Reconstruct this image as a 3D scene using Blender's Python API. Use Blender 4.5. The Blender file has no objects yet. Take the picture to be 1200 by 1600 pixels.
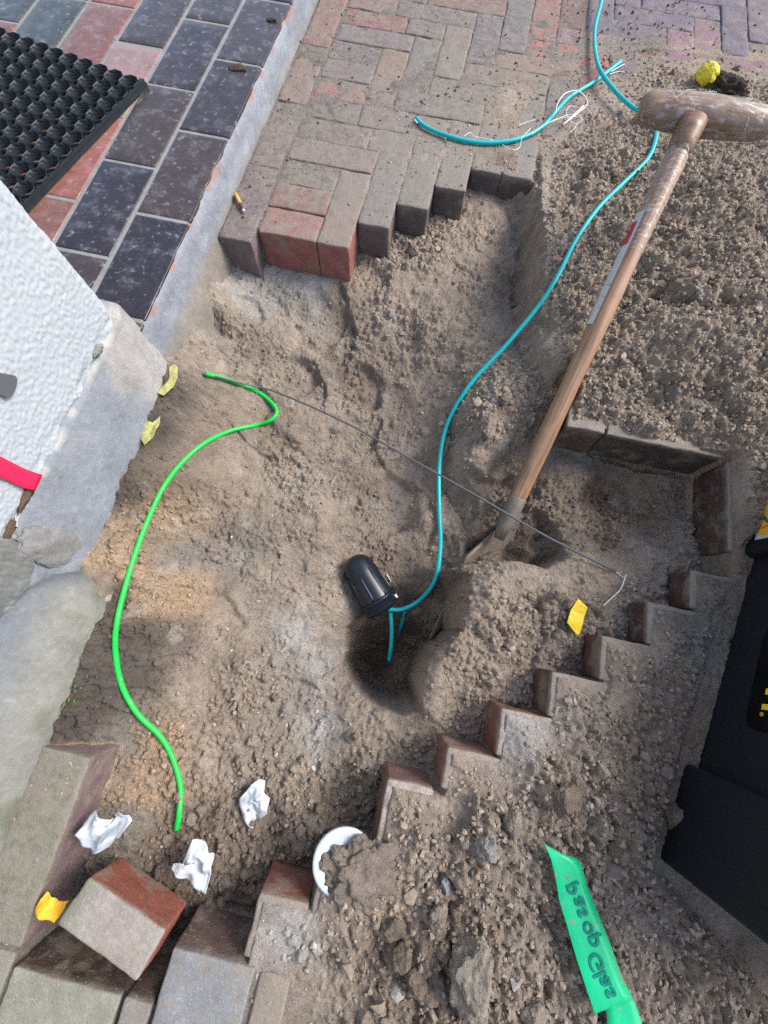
import bpy, math, random
import numpy as np
from mathutils import Vector, Matrix, noise as mnoise
sc = bpy.context.scene
COL = sc.collection
random.seed(7); rng = np.random.default_rng(11)
R = math.radians
# ------------------------------------------------------------------ camera, sky, sun, exposure
H = .65                                   # phone held low over the pit
CAM = np.array([[.97630074, .21306423, -.03795399], [.21524224, -.93768898, .27278225], [.0225311, -.27448681, -.96132686]])
FPX = 640.
cd = bpy.data.cameras.new('camera'); cam = bpy.data.objects.new('camera', cd); COL.objects.link(cam)
cd.sensor_fit = 'VERTICAL'; cd.sensor_height = 24; cd.sensor_width = 18; cd.lens = 24 * FPX / 1600
cd.clip_start = .01; cd.clip_end = 200
m = Matrix.Identity(4)
for r in range(3):
    m[r][0] = CAM[r][0]; m[r][1] = -CAM[r][1]; m[r][2] = -CAM[r][2]
m[0][3] = 0; m[1][3] = 0; m[2][3] = H
cam.matrix_world = m; sc.camera = cam
SUN_EL, SUN_AZ = 43, 62                   # degrees; azimuth measured from +Y towards +X
w = bpy.data.worlds.new('World'); sc.world = w; w.use_nodes = True
nt = w.node_tree; bg = nt.nodes['Background']
sky = nt.nodes.new('ShaderNodeTexSky'); sky.sky_type = 'NISHITA'; sky.sun_disc = False
sky.sun_elevation = R(SUN_EL); sky.sun_rotation = R(SUN_AZ); sky.air_density = 1.0; sky.dust_density = 2.2; sky.ozone_density = 1.0
nt.links.new(sky.outputs[0], bg.inputs[0]); bg.inputs[1].default_value = .15
ld = bpy.data.lights.new('sun', 'SUN'); lo = bpy.data.objects.new('sun', ld); COL.objects.link(lo)
ld.energy = 2.0; ld.angle = R(24); ld.color = (1, .95, .88)
sd = Vector((math.sin(R(SUN_AZ)) * math.cos(R(SUN_EL)), math.cos(R(SUN_AZ)) * math.cos(R(SUN_EL)), math.sin(R(SUN_EL))))
lo.rotation_euler = sd.to_track_quat('Z', 'Y').to_euler(); lo.location = (0, 0, 4)
sc.view_settings.view_transform = 'Standard'; sc.view_settings.look = 'None'; sc.view_settings.gamma = 1
sc.view_settings.exposure = 1.0
sc.render.engine = 'CYCLES'; sc.cycles.use_denoising = False
sc.render.resolution_x = 768; sc.render.resolution_y = 1024

# ------------------------------------------------------------------ measuring helpers
def W(px, py, z):                         # where the sight line through a photo pixel meets the level z
    d = CAM @ np.array([px - 600., py - 800., FPX])
    t = (z - H) / d[2]
    return Vector((d[0] * t, d[1] * t, z))
def Wn(P):
    P = np.asarray(P, float); d = np.stack([P[:, 0] - 600, P[:, 1] - 800, np.full(len(P), FPX)], 1) @ CAM.T
    t = (P[:, 2] - H) / d[:, 2]
    return np.stack([d[:, 0] * t, d[:, 1] * t, P[:, 2]], 1)
def ss(a, b, x):
    t = np.clip((x - a) / (b - a), 0, 1); return t * t * (3 - 2 * t)
_perm = rng.permutation(512).astype(np.int64); _perm = np.concatenate([_perm, _perm])
_ga = rng.random(512) * 2 * np.pi; _gx, _gy = np.cos(_ga), np.sin(_ga)
def gn(x, y, s=0):                        # gradient noise, about -.7 .. .7
    x = x + s * 17.31; y = y - s * 9.77
    xi = np.floor(x).astype(np.int64); yi = np.floor(y).astype(np.int64)
    fx = x - xi; fy = y - yi; u = fx * fx * fx * (fx * (fx * 6 - 15) + 10); v = fy * fy * fy * (fy * (fy * 6 - 15) + 10)
    def g(i, j, dx, dy):
        h = _perm[(_perm[(xi + i) & 511] + ((yi + j) & 511)) & 1023] & 511
        return _gx[h] * dx + _gy[h] * dy
    a = g(0, 0, fx, fy); b = g(1, 0, fx - 1, fy); c = g(0, 1, fx, fy - 1); d = g(1, 1, fx - 1, fy - 1)
    return (a + (b - a) * u) + ((c + (d - c) * u) - (a + (b - a) * u)) * v
def fbm(x, y, o=4, s=0, p=.5):
    r = 0; a = 1
    for k in range(o):
        r = r + a * gn(x * 2 ** k, y * 2 ** k, s + k); a *= p
    return r
def ridged(x, y, o=3, s=0):
    r = 0; a = 1
    for k in range(o):
        r = r + a * (1 - 2 * np.abs(gn(x * 2 ** k, y * 2 ** k, s + k))); a *= .5
    return r - 1

# ------------------------------------------------------------------ object helpers
def setmesh(me, V, F, mat=None, smooth=True, attrs=None):
    V = np.asarray(V, np.float32)
    if isinstance(F, np.ndarray):
        n, k = F.shape
        me.vertices.add(len(V)); me.vertices.foreach_set('co', V.ravel())
        me.loops.add(n * k); me.loops.foreach_set('vertex_index', F.astype(np.int32).ravel())
        me.polygons.add(n); me.polygons.foreach_set('loop_start', np.arange(0, n * k, k, dtype=np.int32))
        me.polygons.foreach_set('use_smooth', np.full(n, smooth))
        me.update(calc_edges=True)
    else:
        me.from_pydata([tuple(map(float, v)) for v in V], [], F)
        me.polygons.foreach_set('use_smooth', np.full(len(me.polygons), smooth)); me.update()
    if me.validate(verbose=False): print('INVALID', me.name, len(V))
    if mat: me.materials.append(mat)
    for k, a in (attrs or {}).items():
        a = np.asarray(a, np.float32)
        if a.ndim == 2:
            if a.shape[1] == 3: a = np.concatenate([a, np.ones((len(a), 1), np.float32)], 1)
            at = me.color_attributes.new(k, 'FLOAT_COLOR', 'POINT'); at.data.foreach_set('color', a.ravel())
        else:
            at = me.attributes.new(k, 'FLOAT', 'POINT'); at.data.foreach_set('value', a)
def obj(name, V, F, mat, parent=None, origin=None, smooth=True, attrs=None, label=None):
    V = np.asarray(V, float)
    if origin is None and parent is not None: origin = parent.get('_o')
    if origin is not None: V = V - np.array(list(origin))[None, :]
    me = bpy.data.meshes.new(name); setmesh(me, V, F, mat, smooth, attrs)
    o = bpy.data.objects.new(name, me); COL.objects.link(o)
    if parent is not None:
        o.parent = parent
        if '_o' in parent: o['_o'] = parent['_o']
    elif origin is not None: o.location = tuple(origin)
    if origin is not None: o['_o'] = tuple(map(float, origin))
    if label: o['label'] = label
    return o
def tag(o, label=None, cat=None, group=None, kind=None):
    if label: o['label'] = label
    if cat: o['category'] = cat
    if group: o['group'] = group
    if kind: o['kind'] = kind
    return o
def thing(name, loc, label, cat, group=None):
    o = bpy.data.objects.new(name, None); COL.objects.link(o); o.location = tuple(loc); o.empty_display_size = .02
    o['_o'] = tuple(map(float, loc)); return tag(o, label, cat, group)
def join(parts):                          # list of (V, F[, value]) -> one V, F (lists)
    V = []; F = []; n = 0
    for p in parts:
        v, f = p[0], p[1]; V.append(np.asarray(v, float)); F += [tuple(int(i) + n for i in q) for q in f]; n += len(v)
    return np.concatenate(V), F
def rbox(sx, sy, sz, r, step=.01):        # rounded, subdivided box centred on the origin
    nx, ny, nz = [max(3, int(round(s / step))) for s in (sx, sy, sz)]
    idx = {}; P = []
    def co(i, n, s):                      # extra rows close to the edges
        return -s / 2 + s * i / n
    xs = sorted(set([-sx / 2, -sx / 2 + r * .5, -sx / 2 + r, sx / 2 - r, sx / 2 - r * .5, sx / 2]) | set(np.linspace(-sx / 2 + r, sx / 2 - r, nx).tolist()))
    ys = sorted(set([-sy / 2, -sy / 2 + r * .5, -sy / 2 + r, sy / 2 - r, sy / 2 - r * .5, sy / 2]) | set(np.linspace(-sy / 2 + r, sy / 2 - r, ny).tolist()))
    zs = sorted(set([-sz / 2, -sz / 2 + r * .5, -sz / 2 + r, sz / 2 - r, sz / 2 - r * .5, sz / 2]) | set(np.linspace(-sz / 2 + r, sz / 2 - r, nz).tolist()))
    def cl(L):
        o = [L[0]]
        for a in L[1:]:
            if a - o[-1] > 1e-5: o.append(a)
        o[-1] = L[-1]; return o
    xs, ys, zs = cl(xs), cl(ys), cl(zs); F = []
    def v(i, j, k):
        t = (i, j, k)
        if t not in idx: idx[t] = len(P); P.append((xs[i], ys[j], zs[k]))
        return idx[t]
    X, Y, Z = len(xs) - 1, len(ys) - 1, len(zs) - 1
    for i in range(X):
        for j in range(Y):
            F.append((v(i, j, Z), v(i + 1, j, Z), v(i + 1, j + 1, Z), v(i, j + 1, Z)))
            F.append((v(i, j, 0), v(i, j + 1, 0), v(i + 1, j + 1, 0), v(i + 1, j, 0)))
    for i in range(X):
        for k in range(Z):
            F.append((v(i, 0, k), v(i + 1, 0, k), v(i + 1, 0, k + 1), v(i, 0, k + 1)))
            F.append((v(i, Y, k), v(i, Y, k + 1), v(i + 1, Y, k + 1), v(i + 1, Y, k)))
    for j in range(Y):
        for k in range(Z):
            F.append((v(0, j, k), v(0, j, k + 1), v(0, j + 1, k + 1), v(0, j + 1, k)))
            F.append((v(X, j, k), v(X, j + 1, k), v(X, j + 1, k + 1), v(X, j, k + 1)))
    P = np.array(P); h = np.array([sx, sy, sz]) / 2 - r
    q = np.clip(P, -h, h); d = P - q; L = np.linalg.norm(d, axis=1, keepdims=True); d = np.where(L > 1e-7, d / np.maximum(L, 1e-7), 0)
    return q + d * r, np.array(F)
def n3(P, f, s=0):
    return np.array([mnoise.noise(Vector((p[0] * f + s, p[1] * f - s, p[2] * f + 2 * s))) for p in P])
def roughen(P, amp, f, s=0):
    return P + amp * np.stack([n3(P, f, s + 1.3), n3(P, f, s + 7.1), n3(P, f, s + 13.7)], 1)
def catmull(P, n=8):
    P = [Vector(p) for p in P]; P = [P[0] * 2 - P[1]] + P + [P[-1] * 2 - P[-2]]; out = []
    for i in range(1, len(P) - 2):
        a, b, c, d = P[i - 1:i + 3]
        for k in range(n):
            t = k / n
            out.append(.5 * ((2 * b) + (c - a) * t + (2 * a - 5 * b + 4 * c - d) * t * t + (3 * b - a - 3 * c + d) * t ** 3))
    out.append(P[-2]); return out
def tube(P, r, n=10, cap=True):
    P = [Vector(p) for p in P]; rs = r if hasattr(r, '__len__') else [r] * len(P)
    V = []; F = []; T = [(P[min(i + 1, len(P) - 1)] - P[max(i - 1, 0)]).normalized() for i in range(len(P))]
    u = T[0].orthogonal().normalized()
    for i, p in enumerate(P):
        u = (u - T[i] * u.dot(T[i])).normalized(); v = T[i].cross(u)
        for k in range(n):
            a = 2 * math.pi * k / n; V.append(p + (u * math.cos(a) + v * math.sin(a)) * rs[i])
    for i in range(len(P) - 1):
        for k in range(n):
            F.append((i * n + k, i * n + (k + 1) % n, (i + 1) * n + (k + 1) % n, (i + 1) * n + k))
    if cap:
        F.append(tuple(range(n - 1, -1, -1))); F.append(tuple((len(P) - 1) * n + k for k in range(n)))
    return np.array([list(v) for v in V]), F
def ico(sub=2):
    import bmesh
    b = bmesh.new(); bmesh.ops.create_icosphere(b, subdivisions=sub, radius=1)
    V = np.array([v.co[:] for v in b.verts]); F = np.array([[v.index for v in f.verts] for f in b.faces]); b.free(); return V, F

# ------------------------------------------------------------------ materials
def mat(name, col=(.5, .5, .5), rough=.8, spec=.4, attr=None, mott=(0, 20), bump=(), coat=0, metal=0, trans=0, var=None, dust=None, ior=1.45):
    """col or vertex attribute; mott=(amount, scale) brightness mottling; bump=list of (scale, strength, distance, type)"""
    M = bpy.data.materials.new(name); M.use_nodes = True; N = M.node_tree.nodes; L = M.node_tree.links
    b = N['Principled BSDF']; tc = N.new('ShaderNodeTexCoord'); geo = N.new('ShaderNodeNewGeometry')
    b.inputs['Roughness'].default_value = rough; b.inputs['Specular IOR Level'].default_value = spec
    b.inputs['Metallic'].default_value = metal; b.inputs['Coat Weight'].default_value = coat; b.inputs['Coat Roughness'].default_value = .25
    b.inputs['Transmission Weight'].default_value = trans; b.inputs['IOR'].default_value = ior
    if attr:
        a = N.new('ShaderNodeAttribute'); a.attribute_name = attr; c = a.outputs['Color']
    else:
        r = N.new('ShaderNodeRGB'); r.outputs[0].default_value = (*col, 1); c = r.outputs[0]
    pos = geo.outputs['Position']
    def nz(scale, detail=5, rough_=.6):
        n = N.new('ShaderNodeTexNoise'); n.inputs['Scale'].default_value = scale; n.inputs['Detail'].default_value = detail
        n.inputs['Roughness'].default_value = rough_; L.new(pos, n.inputs['Vector']); return n.outputs['Fac']
    def rng_(x, a0, a1, b0, b1, sm=False):
        r = N.new('ShaderNodeMapRange'); r.inputs[1].default_value = a0; r.inputs[2].default_value = a1; r.inputs[3].default_value = b0; r.inputs[4].default_value = b1
        if sm: r.interpolation_type = 'SMOOTHSTEP'
        L.new(x, r.inputs[0]); return r.outputs[0]
    def mix(f, a_, b_, mode='MIX'):
        x = N.new('ShaderNodeMix'); x.data_type = 'RGBA'; x.blend_type = mode
        if hasattr(f, 'default_value') or hasattr(f, 'links'): L.new(f, x.inputs[0])
        else: x.inputs[0].default_value = f
        for s, v in ((6, a_), (7, b_)):
            if isinstance(v, tuple): x.inputs[s].default_value = (*v, 1)
            else: L.new(v, x.inputs[s])
        return x.outputs[2]
    M['_'] = 1
    if mott[0]:
        for sc_, am in ((mott[1], mott[0]), (mott[1] * 6.3, mott[0] * .8)):
            f = rng_(nz(sc_, 4), .25, .75, 1 - am, 1 + am)
            cb = N.new('ShaderNodeCombineColor'); [L.new(f, cb.inputs[i]) for i in range(3)]
            c = mix(1., c, cb.outputs[0], 'MULTIPLY')
    for (vc, sc_, lo_, hi_, am) in (var or []):   # patches of another colour: colour, scale, threshold range, amount
        c = mix(rng_(nz(sc_, 6, .65), lo_, hi_, 0, am, True), c, vc)
    if dust:                                      # dust settled on upward faces
        da = N.new('ShaderNodeAttribute'); da.attribute_name = 'dust'
        sep = N.new('ShaderNodeSeparateXYZ'); L.new(geo.outputs['Normal'], sep.inputs[0])
        up = rng_(sep.outputs[2], .2, .9, .06, 1)
        f1 = rng_(nz(70, 8, .7), .62, .30, 0, 1)
        ad = N.new('ShaderNodeMath'); ad.operation = 'ADD'; L.new(f1, ad.inputs[0]); L.new(da.outputs['Fac'], ad.inputs[1])
        f2 = rng_(ad.outputs[0], .45, 1.2, 0, .92, True)
        mu = N.new('ShaderNodeMath'); mu.operation = 'MULTIPLY'; L.new(f2, mu.inputs[0]); L.new(up, mu.inputs[1])
        c = mix(mu.outputs[0], c, dust)
        sp = rng_(nz(420, 2, .5), .66, .72, 0, .7, True)   # pale grit specks
        c = mix(sp, c, (.42, .38, .32))
    L.new(c, b.inputs['Base Color'])
    prev = None
    for (s, st, di, ty) in bump:
        bn = N.new('ShaderNodeBump'); bn.inputs['Strength'].default_value = st; bn.inputs['Distance'].default_value = di
        if ty == 'N': h = nz(s, 6, .65)
        else:
            v = N.new('ShaderNodeTexVoronoi'); v.inputs['Scale'].default_value = s; L.new(pos, v.inputs['Vector']); h = v.outputs['Distance']
        L.new(h, bn.inputs['Height'])
        if prev: L.new(prev, bn.inputs['Normal'])
        prev = bn.outputs[0]
    if prev: L.new(prev, b.inputs['Normal'])
    return M
M_soil = mat('soil', attr='col', rough=.93, spec=.2, mott=(.24, 60), bump=[(120, .55, .008, 'N'), (380, 1., .0034, 'N'), (1300, .8, .0012, 'N')], var=[((.42, .37, .30), 520, .64, .70, .6), ((.09, .07, .055), 330, .60, .70, .75), ((.10, .08, .06), 900, .60, .68, .7), ((.44, .38, .31), 1100, .62, .70, .6)])
M_crumb = mat('soil_crumb', attr='col', rough=.93, spec=.2, mott=(.3, 160), bump=[(900, .8, .0012, 'N')])
M_brick = mat('fired_clay', attr='col', rough=.78, spec=.4, mott=(.22, 40), bump=[(110, .6, .0030, 'N'), (600, .8, .0012, 'N')], dust=(.215, .19, .158), var=[((.09, .075, .07), 90, .60, .74, .55), ((.23, .195, .15), 24, .50, .66, .65), ((.34, .32, .27), 130, .62, .70, .5)])
M_cem = mat('cement', attr='col', rough=.85, spec=.3, mott=(.2, 14), bump=[(140, .7, .0022, 'N'), (700, .9, .0012, 'N')], var=[((.12, .115, .105), 260, .64, .74, .5), ((.42, .41, .38), 35, .58, .74, .35)])
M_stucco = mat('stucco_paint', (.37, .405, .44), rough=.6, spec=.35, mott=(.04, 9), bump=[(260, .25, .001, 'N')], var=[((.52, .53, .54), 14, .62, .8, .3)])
M_tile = mat('glazed_tile', attr='col', rough=.24, spec=.6, mott=(.3, 30), bump=[(60, .2, .001, 'N'), (700, .2, .0003, 'N')], var=[((.20, .205, .22), 30, .50, .74, .40), ((.30, .31, .34), 75, .56, .70, .5), ((.45, .45, .46), 330, .64, .72, .6)])  # blue-grey patches: scuffs plus hazy sky reflection painted into the colour
M_grout = mat('tile_grout', (.23, .23, .225), rough=.9, mott=(.2, 30), bump=[(400, .6, .001, 'N')])
M_rub = mat('rubber', (.010, .016, .020), rough=.5, spec=.5, mott=(.3, 60), bump=[(500, .3, .0004, 'N')], var=[((.10, .095, .08), 120, .62, .78, .35)])
M_teal = mat('teal_plastic', (.0, .42, .43), rough=.4, spec=.5, mott=(.08, 60), var=[((.25, .33, .30), 130, .64, .76, .5)])
M_green = mat('green_plastic', (.008, .52, .06), rough=.35, spec=.5, mott=(.06, 60), var=[((.22, .45, .2), 60, .60, .74, .6), ((.2, .16, .12), 240, .62, .72, .7)])
M_black = mat('black_plastic', (.007, .011, .018), rough=.33, spec=.5, bump=[(700, .15, .0004, 'N')], var=[((.14, .12, .10), 300, .68, .78, .5)])
M_box = mat('toolbox_plastic', (.008, .0105, .014), rough=.55, spec=.35, bump=[(900, .25, .0005, 'N')], var=[((.05, .055, .06), 150, .68, .8, .5)])
M_white = mat('white_fibre', (.75, .78, .78), rough=.5)
M_wood = mat('worn_wood', (.34, .20, .115), rough=.5, spec=.45, mott=(.12, 10), bump=[(200, .2, .0006, 'N')], coat=.15)
M_woodd = mat('old_grip_wood', (.23, .135, .075), rough=.45, spec=.45, mott=(.25, 25), bump=[(150, .3, .001, 'N')], coat=.3)
M_steel = mat('dirty_steel', (.20, .17, .14), rough=.65, metal=.4, mott=(.25, 70), bump=[(400, .4, .0008, 'N')])
M_paper = mat('white_tissue', (.46, .50, .545), rough=.8, spec=.2, bump=[(300, .2, .0005, 'N')])
M_disc = mat('white_plastic', (.52, .57, .62), rough=.45, var=[((.35, .3, .25), 180, .62, .72, .6)])
M_tape = mat('green_tape', (.003, .45, .19), rough=.35, spec=.5, mott=(.12, 30), var=[((.27, .21, .16), 75, .60, .66, .9)])
M_ink = mat('tape_ink', (.0, .17, .13), rough=.4, mott=(.25, 160), var=[((.01, .40, .2), 170, .55, .7, .8)])
M_pink = mat('pink_tape', (.85, .02, .08), rough=.4)
M_yel = mat('yellow_tape', (.85, .60, .02), rough=.45, mott=(.08, 60))
M_ora = mat('orange_yellow_tape', (.85, .42, .02), rough=.45, mott=(.12, 60))
M_ypaint = mat('yellow_paint', (.38, .38, .13), rough=.7, mott=(.2, 120), var=[((.25, .22, .16), 160, .54, .62, .85)])
M_cap = mat('yellow_paint_strong', (.75, .58, .04), rough=.6, mott=(.2, 120), var=[((.2, .16, .1), 220, .56, .66, .8)])
M_leaf = mat('weed_leaf', (.07, .16, .03), rough=.6, mott=(.2, 100))
M_tan = mat('filter_paper', (.62, .32, .10), rough=.7, mott=(.15, 300))
M_ash = mat('burnt_tip', (.10, .06, .04), rough=.9, mott=(.4, 500))
M_grey = mat('grey_metal', (.09, .10, .11), rough=.5, spec=.5)
M_red = mat('red_print', (.45, .02, .03), rough=.5)
M_lab = mat('aged_label', (.50, .50, .46), rough=.6, var=[((.25, .22, .18), 150, .55, .66, .7)])
M_film = mat('cling_film', (.85, .87, .88), rough=.22, spec=.6)
# streaky wood grain along the handle and clear wrinkled film come from dedicated node groups
def film_material():
    M = bpy.data.materials.new('clear_film'); M.use_nodes = True; N = M.node_tree.nodes; L = M.node_tree.links
    b = N['Principled BSDF']; b.inputs['Base Color'].default_value = (.8, .82, .84, 1); b.inputs['Roughness'].default_value = .18; b.inputs['Specular IOR Level'].default_value = .9
    geo = N.new('ShaderNodeNewGeometry'); mp = N.new('ShaderNodeMapping'); L.new(geo.outputs['Position'], mp.inputs[0])
    mp.inputs['Rotation'].default_value = (.3, .5, .9); mp.inputs['Scale'].default_value = (60, 260, 120)
    n = N.new('ShaderNodeTexNoise'); n.inputs['Scale'].default_value = 1; n.inputs['Detail'].default_value = 4; L.new(mp.outputs[0], n.inputs['Vector'])
    r = N.new('ShaderNodeMapRange'); r.inputs[1].default_value = .50; r.inputs[2].default_value = .74; r.inputs[3].default_value = .05; r.inputs[4].default_value = .42; L.new(n.outputs['Fac'], r.inputs[0])
    tr = N.new('ShaderNodeBsdfTransparent'); mx = N.new('ShaderNodeMixShader'); L.new(r.outputs[0], mx.inputs[0]); L.new(tr.outputs[0], mx.inputs[1]); L.new(b.outputs[0], mx.inputs[2])
    bn = N.new('ShaderNodeBump'); bn.inputs['Strength'].default_value = 1; bn.inputs['Distance'].default_value = .002; L.new(n.outputs['Fac'], bn.inputs['Height']); L.new(bn.outputs[0], b.inputs['Normal'])
    L.new(mx.outputs[0], N['Material Output'].inputs[0]); return M
M_clear = film_material()
def wood_grain(M, axis):
    N = M.node_tree.nodes; L = M.node_tree.links; b = N['Principled BSDF']
    src = b.inputs['Base Color'].links[0].from_socket
    geo = N.new('ShaderNodeNewGeometry'); q = Vector(axis).to_track_quat('Z', 'Y').inverted().to_euler()
    mp = N.new('ShaderNodeMapping'); mp.inputs['Rotation'].default_value = q; L.new(geo.outputs['Position'], mp.inputs[0])
    m2 = N.new('ShaderNodeMapping'); m2.inputs['Scale'].default_value = (260, 260, 9); L.new(mp.outputs[0], m2.inputs[0])
    n = N.new('ShaderNodeTexNoise'); n.inputs['Scale'].default_value = 1; n.inputs['Detail'].default_value = 3; L.new(m2.outputs[0], n.inputs['Vector'])
    cr = N.new('ShaderNodeMapRange'); cr.inputs[1].default_value = .42; cr.inputs[2].default_value = .72; cr.inputs[3].default_value = 0; cr.inputs[4].default_value = .75; L.new(n.outputs['Fac'], cr.inputs[0])
    x = N.new('ShaderNodeMix'); x.data_type = 'RGBA'; L.new(cr.outputs[0], x.inputs[0]); L.new(src, x.inputs[6]); x.inputs[7].default_value = (.09, .045, .025, 1)
    L.new(x.outputs[2], b.inputs['Base Color'])

# ------------------------------------------------------------------ terrain tables (photo measurements: px, py, level, crumbliness, clods, colour)
CC = dict(S=(.345, .278, .216), M=(.335, .268, .203), B=(.235, .187, .145), D=(.10, .085, .072), O=(.38, .275, .18), G=(.38, .36, .33), L=(.305, .25, .198), K=(.10, .077, .06), P=(.21, .19, .165))  # K: dark brown, also paints the shade of deep hole and blade slot
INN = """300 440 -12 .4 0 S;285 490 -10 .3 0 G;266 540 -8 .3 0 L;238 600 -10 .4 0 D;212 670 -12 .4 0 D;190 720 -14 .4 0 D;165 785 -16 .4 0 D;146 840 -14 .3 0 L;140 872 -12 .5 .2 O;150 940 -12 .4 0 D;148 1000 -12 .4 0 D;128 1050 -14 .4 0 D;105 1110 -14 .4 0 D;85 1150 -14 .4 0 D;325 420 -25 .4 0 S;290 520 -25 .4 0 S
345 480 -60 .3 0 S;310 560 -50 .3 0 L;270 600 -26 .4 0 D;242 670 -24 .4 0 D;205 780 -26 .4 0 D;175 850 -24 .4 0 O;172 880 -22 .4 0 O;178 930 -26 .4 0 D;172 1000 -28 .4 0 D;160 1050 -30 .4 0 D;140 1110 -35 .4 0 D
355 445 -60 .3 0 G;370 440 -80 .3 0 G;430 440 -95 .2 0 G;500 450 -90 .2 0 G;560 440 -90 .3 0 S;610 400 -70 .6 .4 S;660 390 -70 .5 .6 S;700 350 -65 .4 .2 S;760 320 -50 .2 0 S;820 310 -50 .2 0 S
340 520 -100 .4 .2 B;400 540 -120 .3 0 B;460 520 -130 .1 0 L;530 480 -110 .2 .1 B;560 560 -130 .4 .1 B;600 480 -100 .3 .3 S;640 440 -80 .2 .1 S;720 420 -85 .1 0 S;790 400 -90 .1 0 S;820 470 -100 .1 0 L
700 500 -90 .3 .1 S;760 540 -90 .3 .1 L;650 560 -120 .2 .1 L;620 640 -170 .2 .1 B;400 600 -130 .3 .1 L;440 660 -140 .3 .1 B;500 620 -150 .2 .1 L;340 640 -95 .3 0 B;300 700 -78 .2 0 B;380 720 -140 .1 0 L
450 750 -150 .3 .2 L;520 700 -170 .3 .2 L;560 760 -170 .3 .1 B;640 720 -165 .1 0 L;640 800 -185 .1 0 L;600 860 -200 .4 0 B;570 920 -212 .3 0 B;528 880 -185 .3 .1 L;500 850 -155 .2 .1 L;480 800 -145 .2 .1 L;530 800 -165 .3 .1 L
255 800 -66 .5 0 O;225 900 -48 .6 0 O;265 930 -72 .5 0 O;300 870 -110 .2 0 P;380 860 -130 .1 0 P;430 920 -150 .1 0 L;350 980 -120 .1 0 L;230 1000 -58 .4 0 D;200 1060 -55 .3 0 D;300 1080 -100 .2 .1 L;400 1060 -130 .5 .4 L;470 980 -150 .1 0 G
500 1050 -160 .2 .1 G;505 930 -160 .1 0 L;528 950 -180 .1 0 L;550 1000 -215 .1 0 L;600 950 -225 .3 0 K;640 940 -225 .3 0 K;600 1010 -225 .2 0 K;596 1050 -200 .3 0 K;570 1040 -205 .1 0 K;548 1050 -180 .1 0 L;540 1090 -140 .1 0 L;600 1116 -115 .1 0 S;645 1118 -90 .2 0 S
664 1108 -75 .2 0 S;672 1060 -62 .2 0 S;697 1005 -60 .3 .1 S;718 960 -60 .3 .1 S;748 905 -60 .3 0 S;780 885 -65 .2 0 S;830 885 -55 .2 0 S;900 885 -50 .1 0 S;960 900 -45 .1 0 S
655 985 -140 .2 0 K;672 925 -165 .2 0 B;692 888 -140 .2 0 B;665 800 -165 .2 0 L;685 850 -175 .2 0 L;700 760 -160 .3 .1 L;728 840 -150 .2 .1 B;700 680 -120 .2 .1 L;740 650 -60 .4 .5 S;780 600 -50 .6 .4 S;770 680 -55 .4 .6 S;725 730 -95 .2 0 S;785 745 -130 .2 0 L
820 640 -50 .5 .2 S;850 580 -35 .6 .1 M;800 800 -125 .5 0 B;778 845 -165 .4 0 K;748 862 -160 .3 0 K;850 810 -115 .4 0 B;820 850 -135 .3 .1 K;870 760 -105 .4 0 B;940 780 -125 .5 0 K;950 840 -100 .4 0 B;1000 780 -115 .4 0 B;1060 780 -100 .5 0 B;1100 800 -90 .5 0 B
1000 850 -70 .3 0 L;1060 860 -60 .4 .1 L;900 705 -88 .1 0 P;1000 725 -88 .1 0 B;1090 740 -80 .4 .1 B;865 850 -95 .4 .1 B;800 872 -85 .3 0 S;800 960 -50 .5 .3 S;880 960 -55 .6 .3 S;850 1040 -60 .5 .1 S;780 1040 -60 .5 .1 S;720 1060 -65 .5 .1 S;700 1120 -80 .5 .1 S;760 1080 -70 .5 0 S
640 1170 -100 .5 .2 S;590 1200 -100 .4 .3 S;560 1260 -100 .6 .3 B;980 930 -55 .5 .2 S;500 1140 -140 .3 .2 G;480 1220 -110 .4 .6 S;400 1180 -120 .4 .4 L;330 1170 -110 .2 .1 L;260 1160 -95 .5 0 O;225 1230 -90 .6 0 O;205 1290 -90 .3 0 P;400 1280 -100 .5 .5 B
330 1340 -95 .4 .3 B;460 1310 -90 .5 .7 B;530 1280 -90 .4 .3 B;280 1300 -100 .4 .4 B;330 1420 -100 .4 .3 K;230 1500 -100 .4 .2 D;100 1450 -100 .5 .1 K;250 1450 -100 .4 .2 K;200 1150 -75 .3 .1 P"""
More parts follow.
